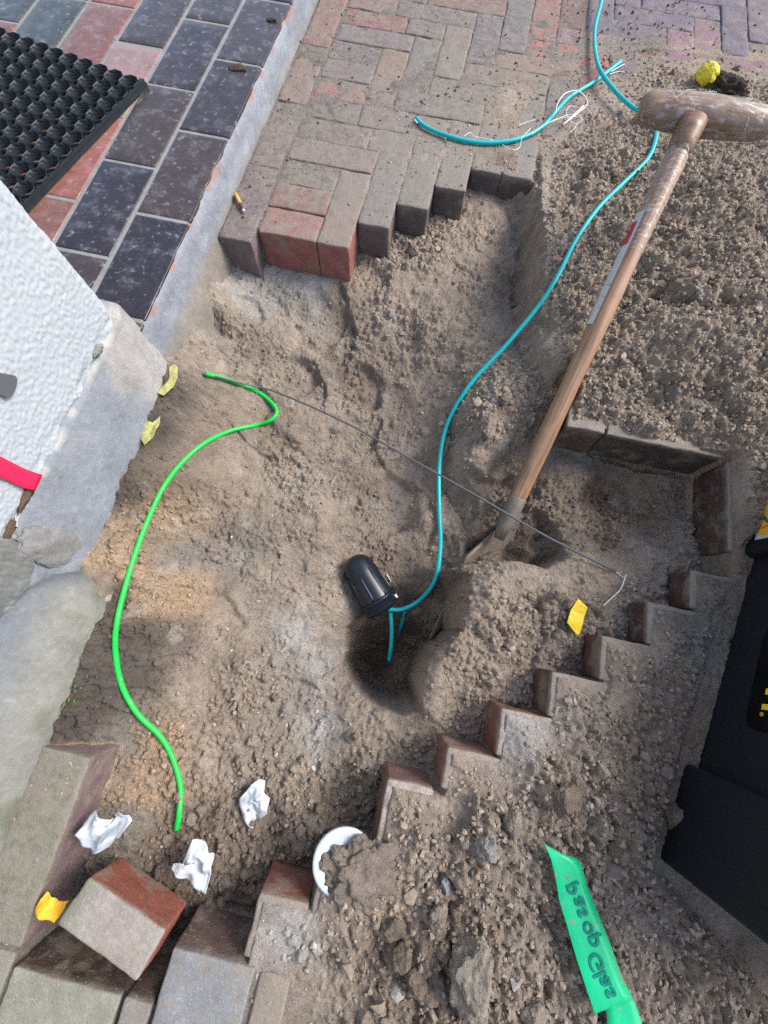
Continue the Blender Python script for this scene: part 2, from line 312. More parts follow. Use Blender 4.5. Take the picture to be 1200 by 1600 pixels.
OUT = """600 100 -5 0 0 P;400 300 -5 0 0 P;500 200 -5 0 0 P;550 50 -5 0 0 P;700 100 -5 0 0 P;700 250 -4 .1 0 S;850 50 -5 0 0 P;1000 50 -5 0 0 P;1150 30 -5 0 0 P;600 300 -5 0 0 S;780 190 -3 .1 0 S;1090 70 -5 .05 0 M;1185 90 -4 .1 0 M
850 165 -1 .25 0 S;900 215 4 .4 0 S;960 150 2 .5 0 S;870 262 3 .5 0 S;1040 130 8 .8 .1 M;1180 150 14 .9 .1 M;930 250 14 .6 .1 M;900 330 8 .5 0 S;860 400 6 .7 0 S;870 520 2 .8 0 M;900 600 6 .8 .1 M;1000 300 30 .9 .1 M;950 450 30 .9 0 M;1100 300 75 1 .1 M;1100 450 92 1 .15 M;1040 400 62 1 .1 M
1180 350 100 1 .1 M;1180 550 84 1 .1 M;1060 580 50 1 .1 M;980 650 14 1 .1 S;1050 690 9 1 0 S;1110 700 12 1 0 S;1180 700 30 1 0 M;1150 770 26 .8 0 S;1150 850 14 .7 0 B;1080 1000 8 .5 .1 P;1062 1275 13 .5 .2 B;1105 1150 9 .4 .1 B;1075 1395 14 .6 .1 L;1165 900 8 .4 .1 B;1160 1455 16 .7 .05 L;1085 1110 9 .4 .1 B;1000 1010 5 .4 .05 S;950 1070 5 .4 .05 S;800 1130 4 .3 .05 G;870 1200 16 .7 .5 S
700 1200 5 .6 .2 S;1000 1150 16 .5 .4 B;900 1300 26 .8 .3 L;1000 1300 30 .7 .5 B;750 1300 22 .8 .5 L;650 1300 10 .7 .4 L;620 1400 8 .4 .2 S;550 1400 13 .5 .3 S;575 1350 15 .6 .3 S;525 1385 13 .6 .3 S;590 1320 8 .6 .3 S;450 1450 3 .3 .1 G;480 1550 3 .1 .1 L;600 1500 12 .4 .7 B;700 1450 22 .8 .7 B;720 1550 28 .6 .8 B
850 1550 28 1 .3 L;1000 1500 30 1 .1 L;1150 1550 30 1 .05 L;330 1550 -10 .1 0 P;200 1590 -10 .1 0 P;80 1300 -8 .3 0 P;30 1450 -8 .2 0 P;100 1250 -8 .4 0 O;870 1420 26 1 .2 L"""
def table(s):
    rows = []; att = []
    for t in s.replace('\n', ';').split(';'):
        a = t.split()
        if not a: continue
        rows.append((float(a[0]), float(a[1]), float(a[2]) / 1000)); att.append((float(a[3]), float(a[4]), *CC[a[5]]))
    P = Wn(rows); return P[:, :2], P[:, 2], np.array(att)
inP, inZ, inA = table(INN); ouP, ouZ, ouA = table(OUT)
far = np.array([(-3, 3), (0, 3), (3, 3), (3, 1.6), (3, 0), (3, -3), (0, -3), (-3, -3), (-.6, 2), (1.6, 2.2), (1.5, -1.2), (0, -1.4), (-.45, -1.2)], float)
ouP = np.concatenate([ouP, far]); ouZ = np.concatenate([ouZ, np.full(len(far), -.005)]); ouA = np.concatenate([ouA, np.tile([.1, 0, *CC['P']], (len(far), 1))])
def rbf(P, Z, eps=.02):
    D = np.sqrt(((P[:, None] - P[None]) ** 2).sum(-1) + eps * eps); n = len(P)
    A = np.zeros((n + 1, n + 1)); A[:n, :n] = -D - np.eye(n) * 1e-4; A[:n, n] = 1; A[n, :n] = 1
    wv = np.linalg.solve(A, np.append(Z, 0))
    def f(x, y):
        o = np.full(x.shape, wv[n], np.float32); x = x.astype(np.float32); y = y.astype(np.float32)
        for i in range(n):
            o -= np.float32(wv[i]) * np.sqrt((x - np.float32(P[i, 0])) ** 2 + (y - np.float32(P[i, 1])) ** 2 + np.float32(eps * eps))
        return o
    return f
fin = rbf(inP, inZ); fou = rbf(ouP, ouZ)
# outline of the dug pit, following the brick edges (metres)
def wp(px, py, z=0): v = W(px, py, z); return (v.x, v.y)
U = .0685; X0 = -.0085; Y0 = 1.335     # module of the paving bond
def RY(j): return Y0 + j * (.0695 if j < 0 else .0662)
PIT = [(-.482, .39), (-.482, .675), (-.408, .675), (-.408, RY(-9)), (X0 - 3 * U, RY(-9)), (X0 - 3 * U, RY(-8)), (X0 - 2 * U, RY(-8)), (X0 - 2 * U, RY(-7)), (X0 - U, RY(-7)), (X0 - U, RY(-6)), (X0, RY(-6)), (X0, RY(-5)), (.122, RY(-5)),
       wp(838, 330), wp(840, 400), wp(834, 480), wp(838, 540), wp(868, 590), (.258, .53), (.258, .412), (.54, .412), (.54, .202), (.479, .202), (.479, .135), (.412, .135), (.412, .068), (.344, .068), (.344, .001),
       (.273, .001), (.273, -.066), (.206, -.066), (.206, -.133), (.137, -.133), (.137, -.19), (.062, -.19), (.062, -.295), (-.003, -.295), (-.003, -.352), (-.074, -.352), (-.074, -.425), (-.162, -.425), (-.162, -.482),
       (-.345, -.482), (-.345, -.25), (-.42, -.25), (-.42, -.02), (-.476, 0)]
PIT = np.array(PIT)
def sdist(x, y, poly):                    # signed distance, positive inside
    d2 = np.full(x.shape, 1e9, np.float32); ins = np.zeros(x.shape, bool); n = len(poly)
    for i in range(n):
        ax, ay = poly[i]; bx, by = poly[(i + 1) % n]; ex, ey = bx - ax, by - ay
        t = np.clip(((x - ax) * ex + (y - ay) * ey) / (ex * ex + ey * ey + 1e-12), 0, 1)
        d2 = np.minimum(d2, (x - ax - t * ex) ** 2 + (y - ay - t * ey) ** 2)
        c = (ay > y) != (by > y); ins ^= c & (x < (bx - ax) * (y - ay) / (by - ay + 1e-12) + ax)
    return np.sqrt(d2) * np.where(ins, 1, -1)

# ------------------------------------------------------------------ the ground: one sheet, 2.2 mm cells where the camera looks, wide cells beyond
ST = .0022
def axis(a, b, lo_, hi_, fine_hi, step2):
    core = np.arange(a, fine_hi, ST); mid = np.arange(fine_hi, b, step2)
    def grow(n): return np.cumsum(np.minimum(.006 * 1.25 ** np.arange(n), .6))
    up = b + grow(30); up = up[up < hi_]; dn = a - grow(30); dn = dn[dn > lo_][::-1]
    return np.concatenate([dn, core, mid, up]), len(dn), len(core)
XS, x0i, nxc = axis(-.50, .80, -12, 12, .76, .01)
YS, y0i, nyc = axis(-.60, 2.1, -12, 14, 1.25, .004)
GX, GY = np.meshgrid(XS, YS)              # [y, x]
# low-resolution fields, then interpolated
lx = np.arange(-.62, 1.0, .008); ly = np.arange(-.72, 2.2, .008); LX, LY = np.meshgrid(lx, ly)
wxp = LX + .03 * fbm(LX * 14, LY * 14, 3, 3); wyp = LY + .03 * fbm(LX * 14, LY * 14, 3, 9)
def idw(P, A, x, y, p=3.2):
    num = np.zeros(x.shape + (A.shape[1],)); den = np.zeros(x.shape)
    for i in range(len(P)):
        wgt = ((x - P[i, 0]) ** 2 + (y - P[i, 1]) ** 2 + 2e-4) ** (-p / 2)
        den += wgt; num += wgt[..., None] * A[i]
    return num / den[..., None]
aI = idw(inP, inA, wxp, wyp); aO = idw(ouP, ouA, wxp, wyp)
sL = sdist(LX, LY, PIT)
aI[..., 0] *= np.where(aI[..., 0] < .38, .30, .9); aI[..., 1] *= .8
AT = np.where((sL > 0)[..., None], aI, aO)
def samp(field, x, y):                    # bilinear
    u = np.clip((x - lx[0]) / .008, 0, len(lx) - 1.001); v = np.clip((y - ly[0]) / .008, 0, len(ly) - 1.001)
    i = u.astype(int); j = v.astype(int); fu = (u - i)[..., None]; fv = (v - j)[..., None]
    return (field[j, i] * (1 - fu) + field[j, i + 1] * fu) * (1 - fv) + (field[j + 1, i] * (1 - fu) + field[j + 1, i + 1] * fu) * fv
AG = samp(AT, GX, GY)
SD = sdist(GX.astype(np.float32), GY.astype(np.float32), PIT)
wd = np.where((GX > .1) & (GX < .27) & (GY > .42) & (GY < 1.05), .012, .0028)
wj = gn(GX * 60, GY * 60, 4) * np.where(wd > .01, .012, 0)
inside = ss(-1, 1, (SD + wj + np.where(wd > .01, .003, .0062)) / wd)
zi = fin(GX, GY); zo = np.clip(fou(GX, GY), -.012, .12)
zo = np.where((GX < -.34) & (GY < -.24), -.006, zo)
# the narrow deep hole: its right and lower sides drop steeply
HOLE = Wn([(722, 985, -.06), (684, 1014, -.062), (667, 1038, -.065), (662, 1060, -.068), (657, 1080, -.07), (657, 1112, -.08), (628, 1117, -.10), (592, 1106, -.12), (560, 1080, -.15), (535, 1040, -.17), (540, 980, -.18), (565, 955, -.2), (620, 935, -.2), (672, 930, -.17), (706, 955, -.10)])[:, :2]
hs_ = sdist(GX.astype(np.float32), GY.astype(np.float32), HOLE) + .004 * gn(GX * 50, GY * 50, 44)
hf = -.225 - .13 * ss(.06, -.05, GY) + .05 * ss(-.01, -.055, GX)
mh = ss(-.002, .006, hs_); zi = zi * (1 - mh) + np.minimum(zi, hf) * mh
def sink(poly, level, w0, w1, zi, s_):
    q = sdist(GX.astype(np.float32), GY.astype(np.float32), Wn(poly)[:, :2]) + .005 * gn(GX * 42, GY * 42, s_) + .002 * gn(GX * 130, GY * 130, s_)
    m_ = ss(w0, w1, q); return zi * (1 - m_) + np.minimum(zi, level + .02 * gn(GX * 15, GY * 15, s_)) * m_
# sloping wall between hole and ridge, then the slot north of the ridge where the blade stands
zi = sink([(742, 893, -.06), (728, 985, -.06), (692, 1012, -.06), (672, 1040, -.065), (640, 1000, -.2), (650, 930, -.18), (670, 900, -.17), (700, 880, -.08)], -.225, 0, .034, zi, 31)
zi = sink([(650, 905, -.10), (700, 886, -.06), (755, 871, -.06), (800, 873, -.06), (852, 888, -.055), (890, 868, -.055), (880, 835, -.09), (850, 800, -.12), (800, 782, -.12), (735, 810, -.14), (690, 845, -.17), (655, 875, -.19)], -.136, -.002, .008, zi, 32)
Z0 = zo * (1 - inside) + zi * inside
# small hollows, heel prints and scooped facets in the pit: px, py, level, radius in px, depth in mm, turn of the sharp side
DENT = [(600, 790, 60, 14, 80), (720, 790, 34, 12, 60), (860, 970, 40, 12, 30), (900, 1060, 30, 10, 60), (760, 1000, 34, 10, 30), (440, 840, 60, 9, 20), (300, 980, 70, 8, 60), (470, 1100, 40, 10, 100), (380, 620, 50, 9, 60), (1020, 830, 40, 12, 60), (820, 530, 40, 12, 30), (580, 450, 34, 9, 60), (500, 505, 58, 14, 60), (462, 585, 42, 13, 70), (560, 610, 50, 16, 80), (680, 600, 40, 8, 20), (770, 450, 60, 9, 40), (640, 770, 52, 16, 60), (400, 715, 70, 8, 110), (640, 520, 34, 10, 200), (380, 480, 36, 10, 120),
        (880, 290, 40, 10, 30), (560, 680, 36, 8, 300), (730, 480, 40, 7, 100), (430, 900, 60, 6, 200), (940, 790, 50, 12, 80), (700, 560, 28, 8, 60), (340, 560, 30, 7, 30), (890, 700, 30, 8, 90), (640, 1150, 40, 6, 90),
        (1035, 455, 15, 26, 60), (1078, 470, 12, 24, 60), (1100, 560, 22, 8, 20), (985, 560, 20, 12, 200), (1010, 430, 30, 10, 90), (1140, 480, 30, 9, 40), (690, 1400, 25, 9, 90), (960, 1340, 25, 8, 90)]
def ground_rough(px, py):
    z = -.05
    for _ in range(12):
        p = W(px, py, z)
        j = int(np.clip(np.searchsorted(YS, p.y), 1, len(YS) - 1)); i = int(np.clip(np.searchsorted(XS, p.x), 1, len(XS) - 1))
        z = .5 * z + .5 * float(Z0[j, i])
    return W(px, py, z)
dent = np.zeros_like(Z0)
# shovel cuts and little scarps: polyline in photo px with level, drop (mm), fall-off (mm); the ground to the right of the line's direction is lowered
SCARP = [([(655, 915), (700, 884), (760, 870), (800, 873), (850, 888), (882, 868), (930, 858)], -60, -42, 45), ([(515, 430), (545, 470), (560, 520), (545, 560), (500, 575)], -110, 16, 45), ([(455, 548), (490, 560), (510, 600), (505, 640)], -130, 13, 40),
         ([(590, 590), (600, 640), (590, 690), (610, 740)], -150, 12, 45), ([(690, 620), (700, 680), (690, 740), (720, 790), (735, 830)], -120, -22, 40), ([(640, 740), (675, 770), (690, 820), (670, 870)], -170, 16, 60),
         ([(400, 690), (450, 700), (500, 740), (520, 790), (515, 840), (528, 880)], -150, -14, 50), ([(620, 430), (640, 480), (630, 540), (655, 600)], -105, -14, 40), ([(838, 255), (838, 330), (838, 400), (834, 480)], -30, 22, 30),
         ([(720, 720), (760, 742), (810, 735), (860, 700)], -100, 26, 35), ([(480, 930), (455, 990), (420, 1050), (415, 1110)], -140, -12, 45), ([(500, 960), (490, 1020), (500, 1080), (530, 1120)], -150, -16, 45), ([(340, 640), (400, 700), (470, 715), (540, 700)], -130, 10, 40),
         ([(345, 440), (360, 500), (345, 560)], -80, -12, 30), ([(870, 905), (850, 940), (860, 990), (840, 1040), (850, 1090)], -55, 12, 30), ([(900, 930), (940, 960), (930, 1010)], -55, 10, 30), ([(740, 960), (760, 1010), (745, 1060)], -60, 12, 30), ([(920, 262), (905, 310), (868, 370)], -20, 16, 30),
         ([(880, 700), (930, 712), (1000, 735), (1080, 745)], -85, -22, 45), ([(960, 870), (900, 840), (880, 800), (890, 750)], -95, 12, 40), ([(300, 1090), (330, 1130), (310, 1180), (340, 1230)], -105, -9, 30), ([(700, 400), (760, 430), (830, 440)], -80, 9, 30), ([(640, 560), (720, 540), (800, 520)], -90, -8, 35),
         ([(1030, 430), (1050, 480), (1085, 500), (1100, 470)], 50, 16, 22), ([(1010, 560), (1060, 590), (1120, 580)], 50, 12, 25), ([(940, 420), (960, 480), (950, 540)], 20, -10, 25), ([(1120, 560), (1150, 620), (1190, 640)], 60, 12, 30), ([(1000, 330), (1040, 350), (1090, 340)], 50, 12, 25), ([(580, 1440), (600, 1500), (590, 1570)], 10, 14, 25), ([(690, 1440), (680, 1500), (700, 1580)], 10, -14, 25), ([(840, 1180), (870, 1280), (860, 1330)], 15, -10, 30)]
for k, (pl, lev, dp, fo) in enumerate(SCARP):
    Q = Wn([(a, b, lev / 1000) for a, b in pl])[:, :2]; fo /= 1000; mg = fo * 3
    i0, i1 = np.searchsorted(XS, [Q[:, 0].min() - mg, Q[:, 0].max() + mg]); j0, j1 = np.searchsorted(YS, [Q[:, 1].min() - mg, Q[:, 1].max() + mg])
    gx = GX[j0:j1, i0:i1]; gy = GY[j0:j1, i0:i1]
    wx_ = gx + .006 * gn(gx * 45, gy * 45, k) + .0025 * gn(gx * 140, gy * 140, k); wy_ = gy + .006 * gn(gx * 45, gy * 45, k + 50) + .0025 * gn(gx * 140, gy * 140, k + 9)
    best = np.full(gx.shape, 9.); sg = np.zeros(gx.shape); tt = np.zeros(gx.shape); n = len(Q) - 1
    for q in range(n):
        a, b = Q[q], Q[q + 1]; e = b - a; t = ((wx_ - a[0]) * e[0] + (wy_ - a[1]) * e[1]) / (e @ e); tc = np.clip(t, 0, 1)
        dx = wx_ - a[0] - tc * e[0]; dy = wy_ - a[1] - tc * e[1]; d = np.hypot(dx, dy); m_ = d < best
        best = np.where(m_, d, best); sg = np.where(m_, np.sign(e[0] * dy - e[1] * dx), sg); tt = np.where(m_, (q + t) / n, tt)
    if dp < 0: sg = -sg
    side = (sg < 0); endf = ss(-.02, .22, tt) * ss(1.02, .78, tt)
    dent[j0:j1, i0:i1] -= abs(dp) / 1000 * endf * np.where(side, np.exp(-best / (fo * 1.3)) * ss(0, .006, best), -.12 * np.exp(-best / (fo * .6))) * np.clip(.75 + 1.1 * gn(gx * 26, gy * 26, k + 70), .1, 1.3)
for k, (px, py, rp, dp, an) in enumerate(DENT):
    c = ground_rough(px, py); r = rp * (H - c.z) / FPX; dx = (GX - c.x); dy = (GY - c.y)
    rr = np.sqrt(dx * dx + dy * dy * (1 + .3 * math.sin(k))) / r + .35 * gn(GX * 22, GY * 22, k + 30)
    sx, sy = math.cos(R(an)), math.sin(R(an)); s = (dx * sx + dy * sy) / r
    dent -= 1.15 * dp / 1000 * (1 - ss(.74, 1.02, rr)) * (.45 + .55 * np.clip(s * .6 + .5, 0, 1.2))
FI, CO = AG[..., 0], AG[..., 1]
ins = inside
path = 1 - ss(-.010, .006, zo); path = path * (1 - ins)      # joints between the path bricks stay calm
calm = np.where(path > .5, .15, 1) * np.where(ins > .5, 1, np.clip(zo / .008, .25, 1))
Zr = Z0 + dent * np.where(path > .5, 0, 1)
Zr += calm * (.0085 * fbm(GX * 12, GY * 12, 4, 1) * (.3 + .7 * ins) + .0042 * ridged(GX * 55, GY * 55, 3, 5) * (.16 + FI * .95 + CO) + .0022 * fbm(GX * 150, GY * 150, 2, 8) * (.4 + 1.2 * FI) + .016 * fbm(GX * 18, GY * 18, 3, 77) * FI * (1 - ins))
rr_ = ridged(GX * 26 + .8 * gn(GX * 40, GY * 40, 2), GY * 26, 2, 14)
Zr += calm * ins * .0016 * ridged(GX * 110, GY * 110, 2, 61)
Zr -= calm * .0075 * ss(.62, .95, rr_) * ins * np.clip(1 - FI * .5, .2, 1)      # cracks
Zr += calm * ins * .004 * np.abs(gn(GX * 34, GY * 34, 21)) * (1 - FI)               # trowelled facets
Zr = np.where(path > .5, np.minimum(Zr, zo + .0015) + .0034 + .0022 * fbm(GX * 18, GY * 18, 4, 90), Zr)
PM = ss(-.10, .10, fbm(GX * 8, GY * 8, 3, 150)) * ins
Zr += PM * (.0052 * ridged(GX * 30 + gn(GX * 60, GY * 60, 5) * .5, GY * 30, 3, 151) + .0035 * ridged(GX * 72, GY * 72, 2, 152)) * (1 - .6 * path)
Zr += (1 - PM) * ins * .005 * gn(GX * 9, GY * 9, 153)
# crumbs stamped into the sheet
def stamp(N, rmin, rmax, dens, seed, hs=.85):
    g = np.random.default_rng(seed); x = g.uniform(-.49, .75, N); y = g.uniform(-.59, 1.24, N)
    a = samp(AT, x, y); pm_ = PM[np.clip(np.searchsorted(YS, y), 0, len(YS) - 1), np.clip(np.searchsorted(XS, x), 0, len(XS) - 1)]; pr = dens(np.clip(a[..., 0] + .14 * pm_, 0, 1), a[..., 1]); keep = g.random(N) < pr
    x = x[keep]; y = y[keep]; n = len(x); r = rmin + (rmax - rmin) * g.random(n) ** 2.2
    ix = x0i + np.round((x - XS[x0i]) / ST).astype(int); iy = y0i + np.round((y - YS[y0i]) / ST).astype(int)
    ok = (ix > x0i + 8) & (ix < x0i + nxc - 8) & (iy > y0i + 8) & (iy < y0i + nyc - 8); ix, iy, x, y, r = ix[ok], iy[ok], x[ok], y[ok], r[ok]
    ok = (calm[iy, ix] > .3) & ((SD[iy, ix] > .0045) | ((zo[iy, ix] > -.001) & (SD[iy, ix] < -.014))); ix, iy, x, y, r = ix[ok], iy[ok], x[ok], y[ok], r[ok]
    zc = Zr[iy, ix].copy(); n = len(ix); sx = .75 + .5 * g.random(n); K = int(math.ceil(rmax * 1.3 / ST))
    top = Zr.copy()
    for a_ in range(-K, K + 1):
        for b_ in range(-K, K + 1):
            m_ = r * 1.3 > ST * math.hypot(a_, b_) - ST
            if not m_.any(): continue
            jx = ix[m_] + a_; jy = iy[m_] + b_
            gxx = XS[np.clip(jx, 0, len(XS) - 1)] - x[m_]; gyy = YS[np.clip(jy, 0, len(YS) - 1)] - y[m_]; rm = r[m_]
            q = rm * rm - (gxx * sx[m_]) ** 2 - (gyy / sx[m_]) ** 2
            okk = (q > 0) & (jx > 0) & (jy > 0) & (jx < len(XS)) & (jy < len(YS))
            hgt = zc[m_] + hs * np.sqrt(np.maximum(q, 0)) - .25 * rm
            np.maximum.at(top, (jy[okk], jx[okk]), hgt[okk])
    return top
# keep smooth brick lips clean: no stamping close to the pit edge outside it
Zr = stamp(5200, .006, .015, lambda f, c: np.clip(c - .05, 0, 1) * .9, 1, .8)
Zr = stamp(60000, .0035, .0085, lambda f, c: np.clip(f * .7 + c * .6 - .25, 0, 1), 2, 1.15)
Zr = stamp(190000, .0022, .0048, lambda f, c: np.clip(f * 1.1 + c * .3 - .10, .015, 1), 3, 1.25)
# brick ledge lips: just past the edge the sand sheet thins so the brick arris shows
lip = (SD < 0) & (SD > -.045) & (zo < .035) & (GX > -.1) & ((GY < .21) | (GX < .13))
ramp = -.0022 + np.clip(-SD - .002 - .012 * np.clip(gn(GX * 22, GY * 22, 13) + .05, 0, 1), 0, 1) * .42 + .0022 * fbm(GX * 120, GY * 120, 2, 3)
Zr = np.where(lip, np.minimum(Zr, ramp), Zr)
hide = (GX < -.49)
Zr = np.where(hide, np.minimum(Zr, -.03), Zr)
Zr = np.where(hide, np.minimum(Zr, -.03), Zr)
BX = np.array([[W(1040, 1350, .02).x, W(1040, 1350, .02).y], [W(1172, 864, .02).x, W(1172, 864, .02).y], [1.0, .6], [1.0, -.6], [W(1040, 1350, .02).x + .02, -.6]])
qb = sdist(GX.astype(np.float32), GY.astype(np.float32), BX[:4]); nb = ss(-.035, -.008, qb)     # trodden flat along the case
Zr = np.where(qb > -.04, np.minimum(Zr, .034 * (1 - nb) + (.008 + .0012 * gn(GX * 150, GY * 150, 2)) * nb), Zr)
# colour of the sheet
Zr += calm * np.where(path > .5, 0, 1) * (.0011 * fbm(GX * 190, GY * 190, 2, 120) + .0016 * ridged(GX * 95, GY * 95, 2, 121) * np.clip(FI + CO, .2, 1))
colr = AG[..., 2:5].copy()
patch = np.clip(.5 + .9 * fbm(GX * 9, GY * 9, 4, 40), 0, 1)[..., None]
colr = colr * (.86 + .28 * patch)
mort = ss(.30, .52, fbm(GX * 20, GY * 20, 4, 55))[..., None] * (ins[..., None] > .5) * .45
colr = colr * (1 - mort) + np.array((.36, .335, .29)) * mort
darkp = ss(.34, .55, fbm(GX * 13, GY * 13, 4, 66))[..., None] * .5
colr = colr * (1 - darkp) + colr * np.array((.62, .58, .54)) * darkp
colr = colr * (1 + .14 * gn(GX * 230, GY * 230, 70))[..., None]
ny, nx = GX.shape
V = np.stack([GX.ravel(), GY.ravel(), Zr.ravel()], 1)
ii = (np.arange(ny - 1)[:, None] * nx + np.arange(nx - 1)[None]).ravel()
F = np.stack([ii, ii + 1, ii + 1 + nx, ii + nx], 1)
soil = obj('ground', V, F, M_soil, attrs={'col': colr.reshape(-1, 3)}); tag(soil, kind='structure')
def gz(x, y):                             # height of the finished ground
    i = int(np.clip(np.searchsorted(XS, x), 1, len(XS) - 1)); j = int(np.clip(np.searchsorted(YS, y), 1, len(YS) - 1))
    return float(Zr[j - 1:j + 1, i - 1:i + 1].max())
def hit(px, py, lift=0):                  # first ground point on the sight line
    z = .12; p = W(px, py, z)
    while z > -.42:
        p = W(px, py, z)
        if gz(p.x, p.y) + lift >= z: break
        z -= .0015
    return p
# loose crumbs: thousands of small lumps lying on the sheet
I1V, I1F = ico(1); I2V, I2F = ico(3); I3V, I3F = ico(5)
def crumbs():
    g = np.random.default_rng(5); VV = []; FF = []; CCo = []; n0 = 0
    def add(N, r0, r1, dens, pw):
        nonlocal n0
        x = g.uniform(-.46, .72, N); y = g.uniform(-.58, 1.5, N); a = samp(AT, x, y)
        keep = g.random(N) < dens(a[:, 0], a[:, 1]); x, y, a = x[keep], y[keep], a[keep]
        for k in range(len(x)):
            sdv = SD[min(len(YS) - 1, np.searchsorted(YS, y[k])), min(len(XS) - 1, np.searchsorted(XS, x[k]))]
            if -.014 < sdv < .002: continue
            if qb[min(len(YS) - 1, np.searchsorted(YS, y[k])), min(len(XS) - 1, np.searchsorted(XS, x[k]))] > -.012: continue
            r = r0 + (r1 - r0) * g.random() ** pw; s = r * (np.array([1, .85, .7]) + g.uniform(-.2, .25, 3))
            d = I1V * (1 + .34 * g.standard_normal((len(I1V), 1)) * .8); d = d * s
            th = g.random() * 6.283; c_, s_ = math.cos(th), math.sin(th); ph = g.uniform(-.7, .7); cp, sp = math.cos(ph), math.sin(ph)
            d = d @ np.array([[1, 0, 0], [0, cp, sp], [0, -sp, cp]]) @ np.array([[c_, s_, 0], [-s_, c_, 0], [0, 0, 1]])
            z = gz(x[k], y[k]) + r * .05
            VV.append(d + np.array([x[k], y[k], z])); FF.append(I1F + n0); n0 += len(I1V)
            t = g.random(); b = a[k, 2:5] * (.82 + .3 * g.random())
            if t < .015: b = np.array((.42, .39, .34)) * (.8 + .3 * g.random())
            elif t < .022: b = np.array((.22, .13, .09))
            CCo.append(np.tile(b, (len(I1V), 1)))
    add(7000, .0026, .009, lambda f, c: np.clip(c * 1.0 + f * .12 - .08, 0, 1), 3.5)
    add(60000, .0012, .0040, lambda f, c: np.clip(f * .75 + c * .3 - .03, .03, 1), 1.5)
    N = 5200; x = g.uniform(-.48, .75, N); y = g.uniform(.7, 1.75, N)
    for k in range(N):
        j_, i_ = min(len(YS) - 1, np.searchsorted(YS, y[k])), min(len(XS) - 1, np.searchsorted(XS, x[k]))
        if SD[j_, i_] > -.006 or zo[j_, i_] > .0015: continue
        near = math.exp(-((x[k] - .1) ** 2 + (y[k] - 1.05) ** 2) / .05) + .6 * math.exp(-((x[k] + .46) / .03) ** 2) + .55 * math.exp(-max(0, 1.55 - y[k]) * 3) * (x[k] > .1) + .10
        if g.random() > near + .35 * float(gn(np.array(x[k] * 8), np.array(y[k] * 8), 3)): continue
        r = .0010 + .0026 * g.random() ** 3; d = I1V * (1 + .2 * g.standard_normal((len(I1V), 1))) * r * np.array([1, .85, .6])
        VV.append(d + np.array([x[k], y[k], .0004 + r * .3])); FF.append(I1F + n0); n0 += len(I1V)
        b = np.array((.24, .2, .16)) * (.7 + .5 * g.random()) if (x[k] < .15 and g.random() < .8) else np.array((.075, .06, .05))
        CCo.append(np.tile(b, (len(I1V), 1)))
    return np.concatenate(VV), np.concatenate(FF), np.concatenate(CCo)
cv, cf, cc = crumbs()
tag(obj('soil_crumbs', cv, cf, M_crumb, attrs={'col': cc}, smooth=False), 'loose crumbs of dug brown sand strewn over pit and heap', 'soil', kind='stuff')

# ------------------------------------------------------------------ bricks
PAL = [(.165, .115, .105), (.145, .12, .125), (.13, .115, .11), (.12, .118, .13), (.155, .14, .12), (.19, .11, .095), (.13, .122, .11), (.165, .13, .115)]
def brick_mesh(x0, x1, y0, y1, zt=0., zb=-.085, seed=0, gap=.0018, step=.009):
    v, f = rbox(x1 - x0 - gap, y1 - y0 - gap, zt - zb, .0032, step)
    v = roughen(v, .0016, 38, seed * 1.7); v = roughen(v, .0010, 150, seed * 2.3)
    return v + np.array([(x0 + x1) / 2, (y0 + y1) / 2, (zt + zb) / 2]), f
def dustv(v, base):
    x, y = v[:, 0], v[:, 1]; d = base + .25 * gn(x * 12, y * 12, 31)
    d += .55 * np.exp(-((x - .12) ** 2 + (y - 1.10) ** 2) / .02) + .35 * np.exp(-((x + .1) ** 2 + (y - 1.0) ** 2) / .04)
    d = d - .35 * ss(.1, .45, x) * ss(1.35, 1.5, y) ; return d
RED = {(1, 0)}
def brick_colour(x, y, k):
    if x > .2 and y > 1.45: return [(.14, .125, .155), (.19, .125, .14), (.125, .13, .16), (.15, .13, .15)][k % 4]  # bluish cast of reflected sky put into the far right bricks' colour
    return PAL[k % len(PAL)]
pv, pf, pc, pd = [], [], [], []; n0 = 0; bk = 0
def add_path(x0, x1, y0, y1, c=None):
    global n0, bk
    bk += 1; k = (bk * 7 + bk // 3 * 5 + bk // 11) % 97
    v, f = brick_mesh(x0, x1, y0, y1, zt=rng.uniform(-.0015, .0015), seed=bk, step=.0085 if y0 < 1.7 else .02)
    cx, cy = (x0 + x1) / 2, (y0 + y1) / 2
    tx, ty = rng.uniform(-.012, .012, 2); v[:, 2] += (v[:, 0] - cx) * tx + (v[:, 1] - cy) * ty
    c = np.array(c or brick_colour(cx, cy, k)) * np.array((1.04, .98, .92)) * rng.uniform(.88, 1.12)
    pv.append(v); pf.append(f + n0); n0 += len(v); pc.append(np.tile(c, (len(v), 1))); pd.append(dustv(v, .42 if cx < .1 else .14))
REDC = (.235, .115, .10)
EDGE = []                                 # bricks standing at the pit's rim are things of their own
skip = {('v', -4, -9), ('v', -3, -8), ('v', -2, -7), ('v', -1, -6), ('v', 0, -5)}
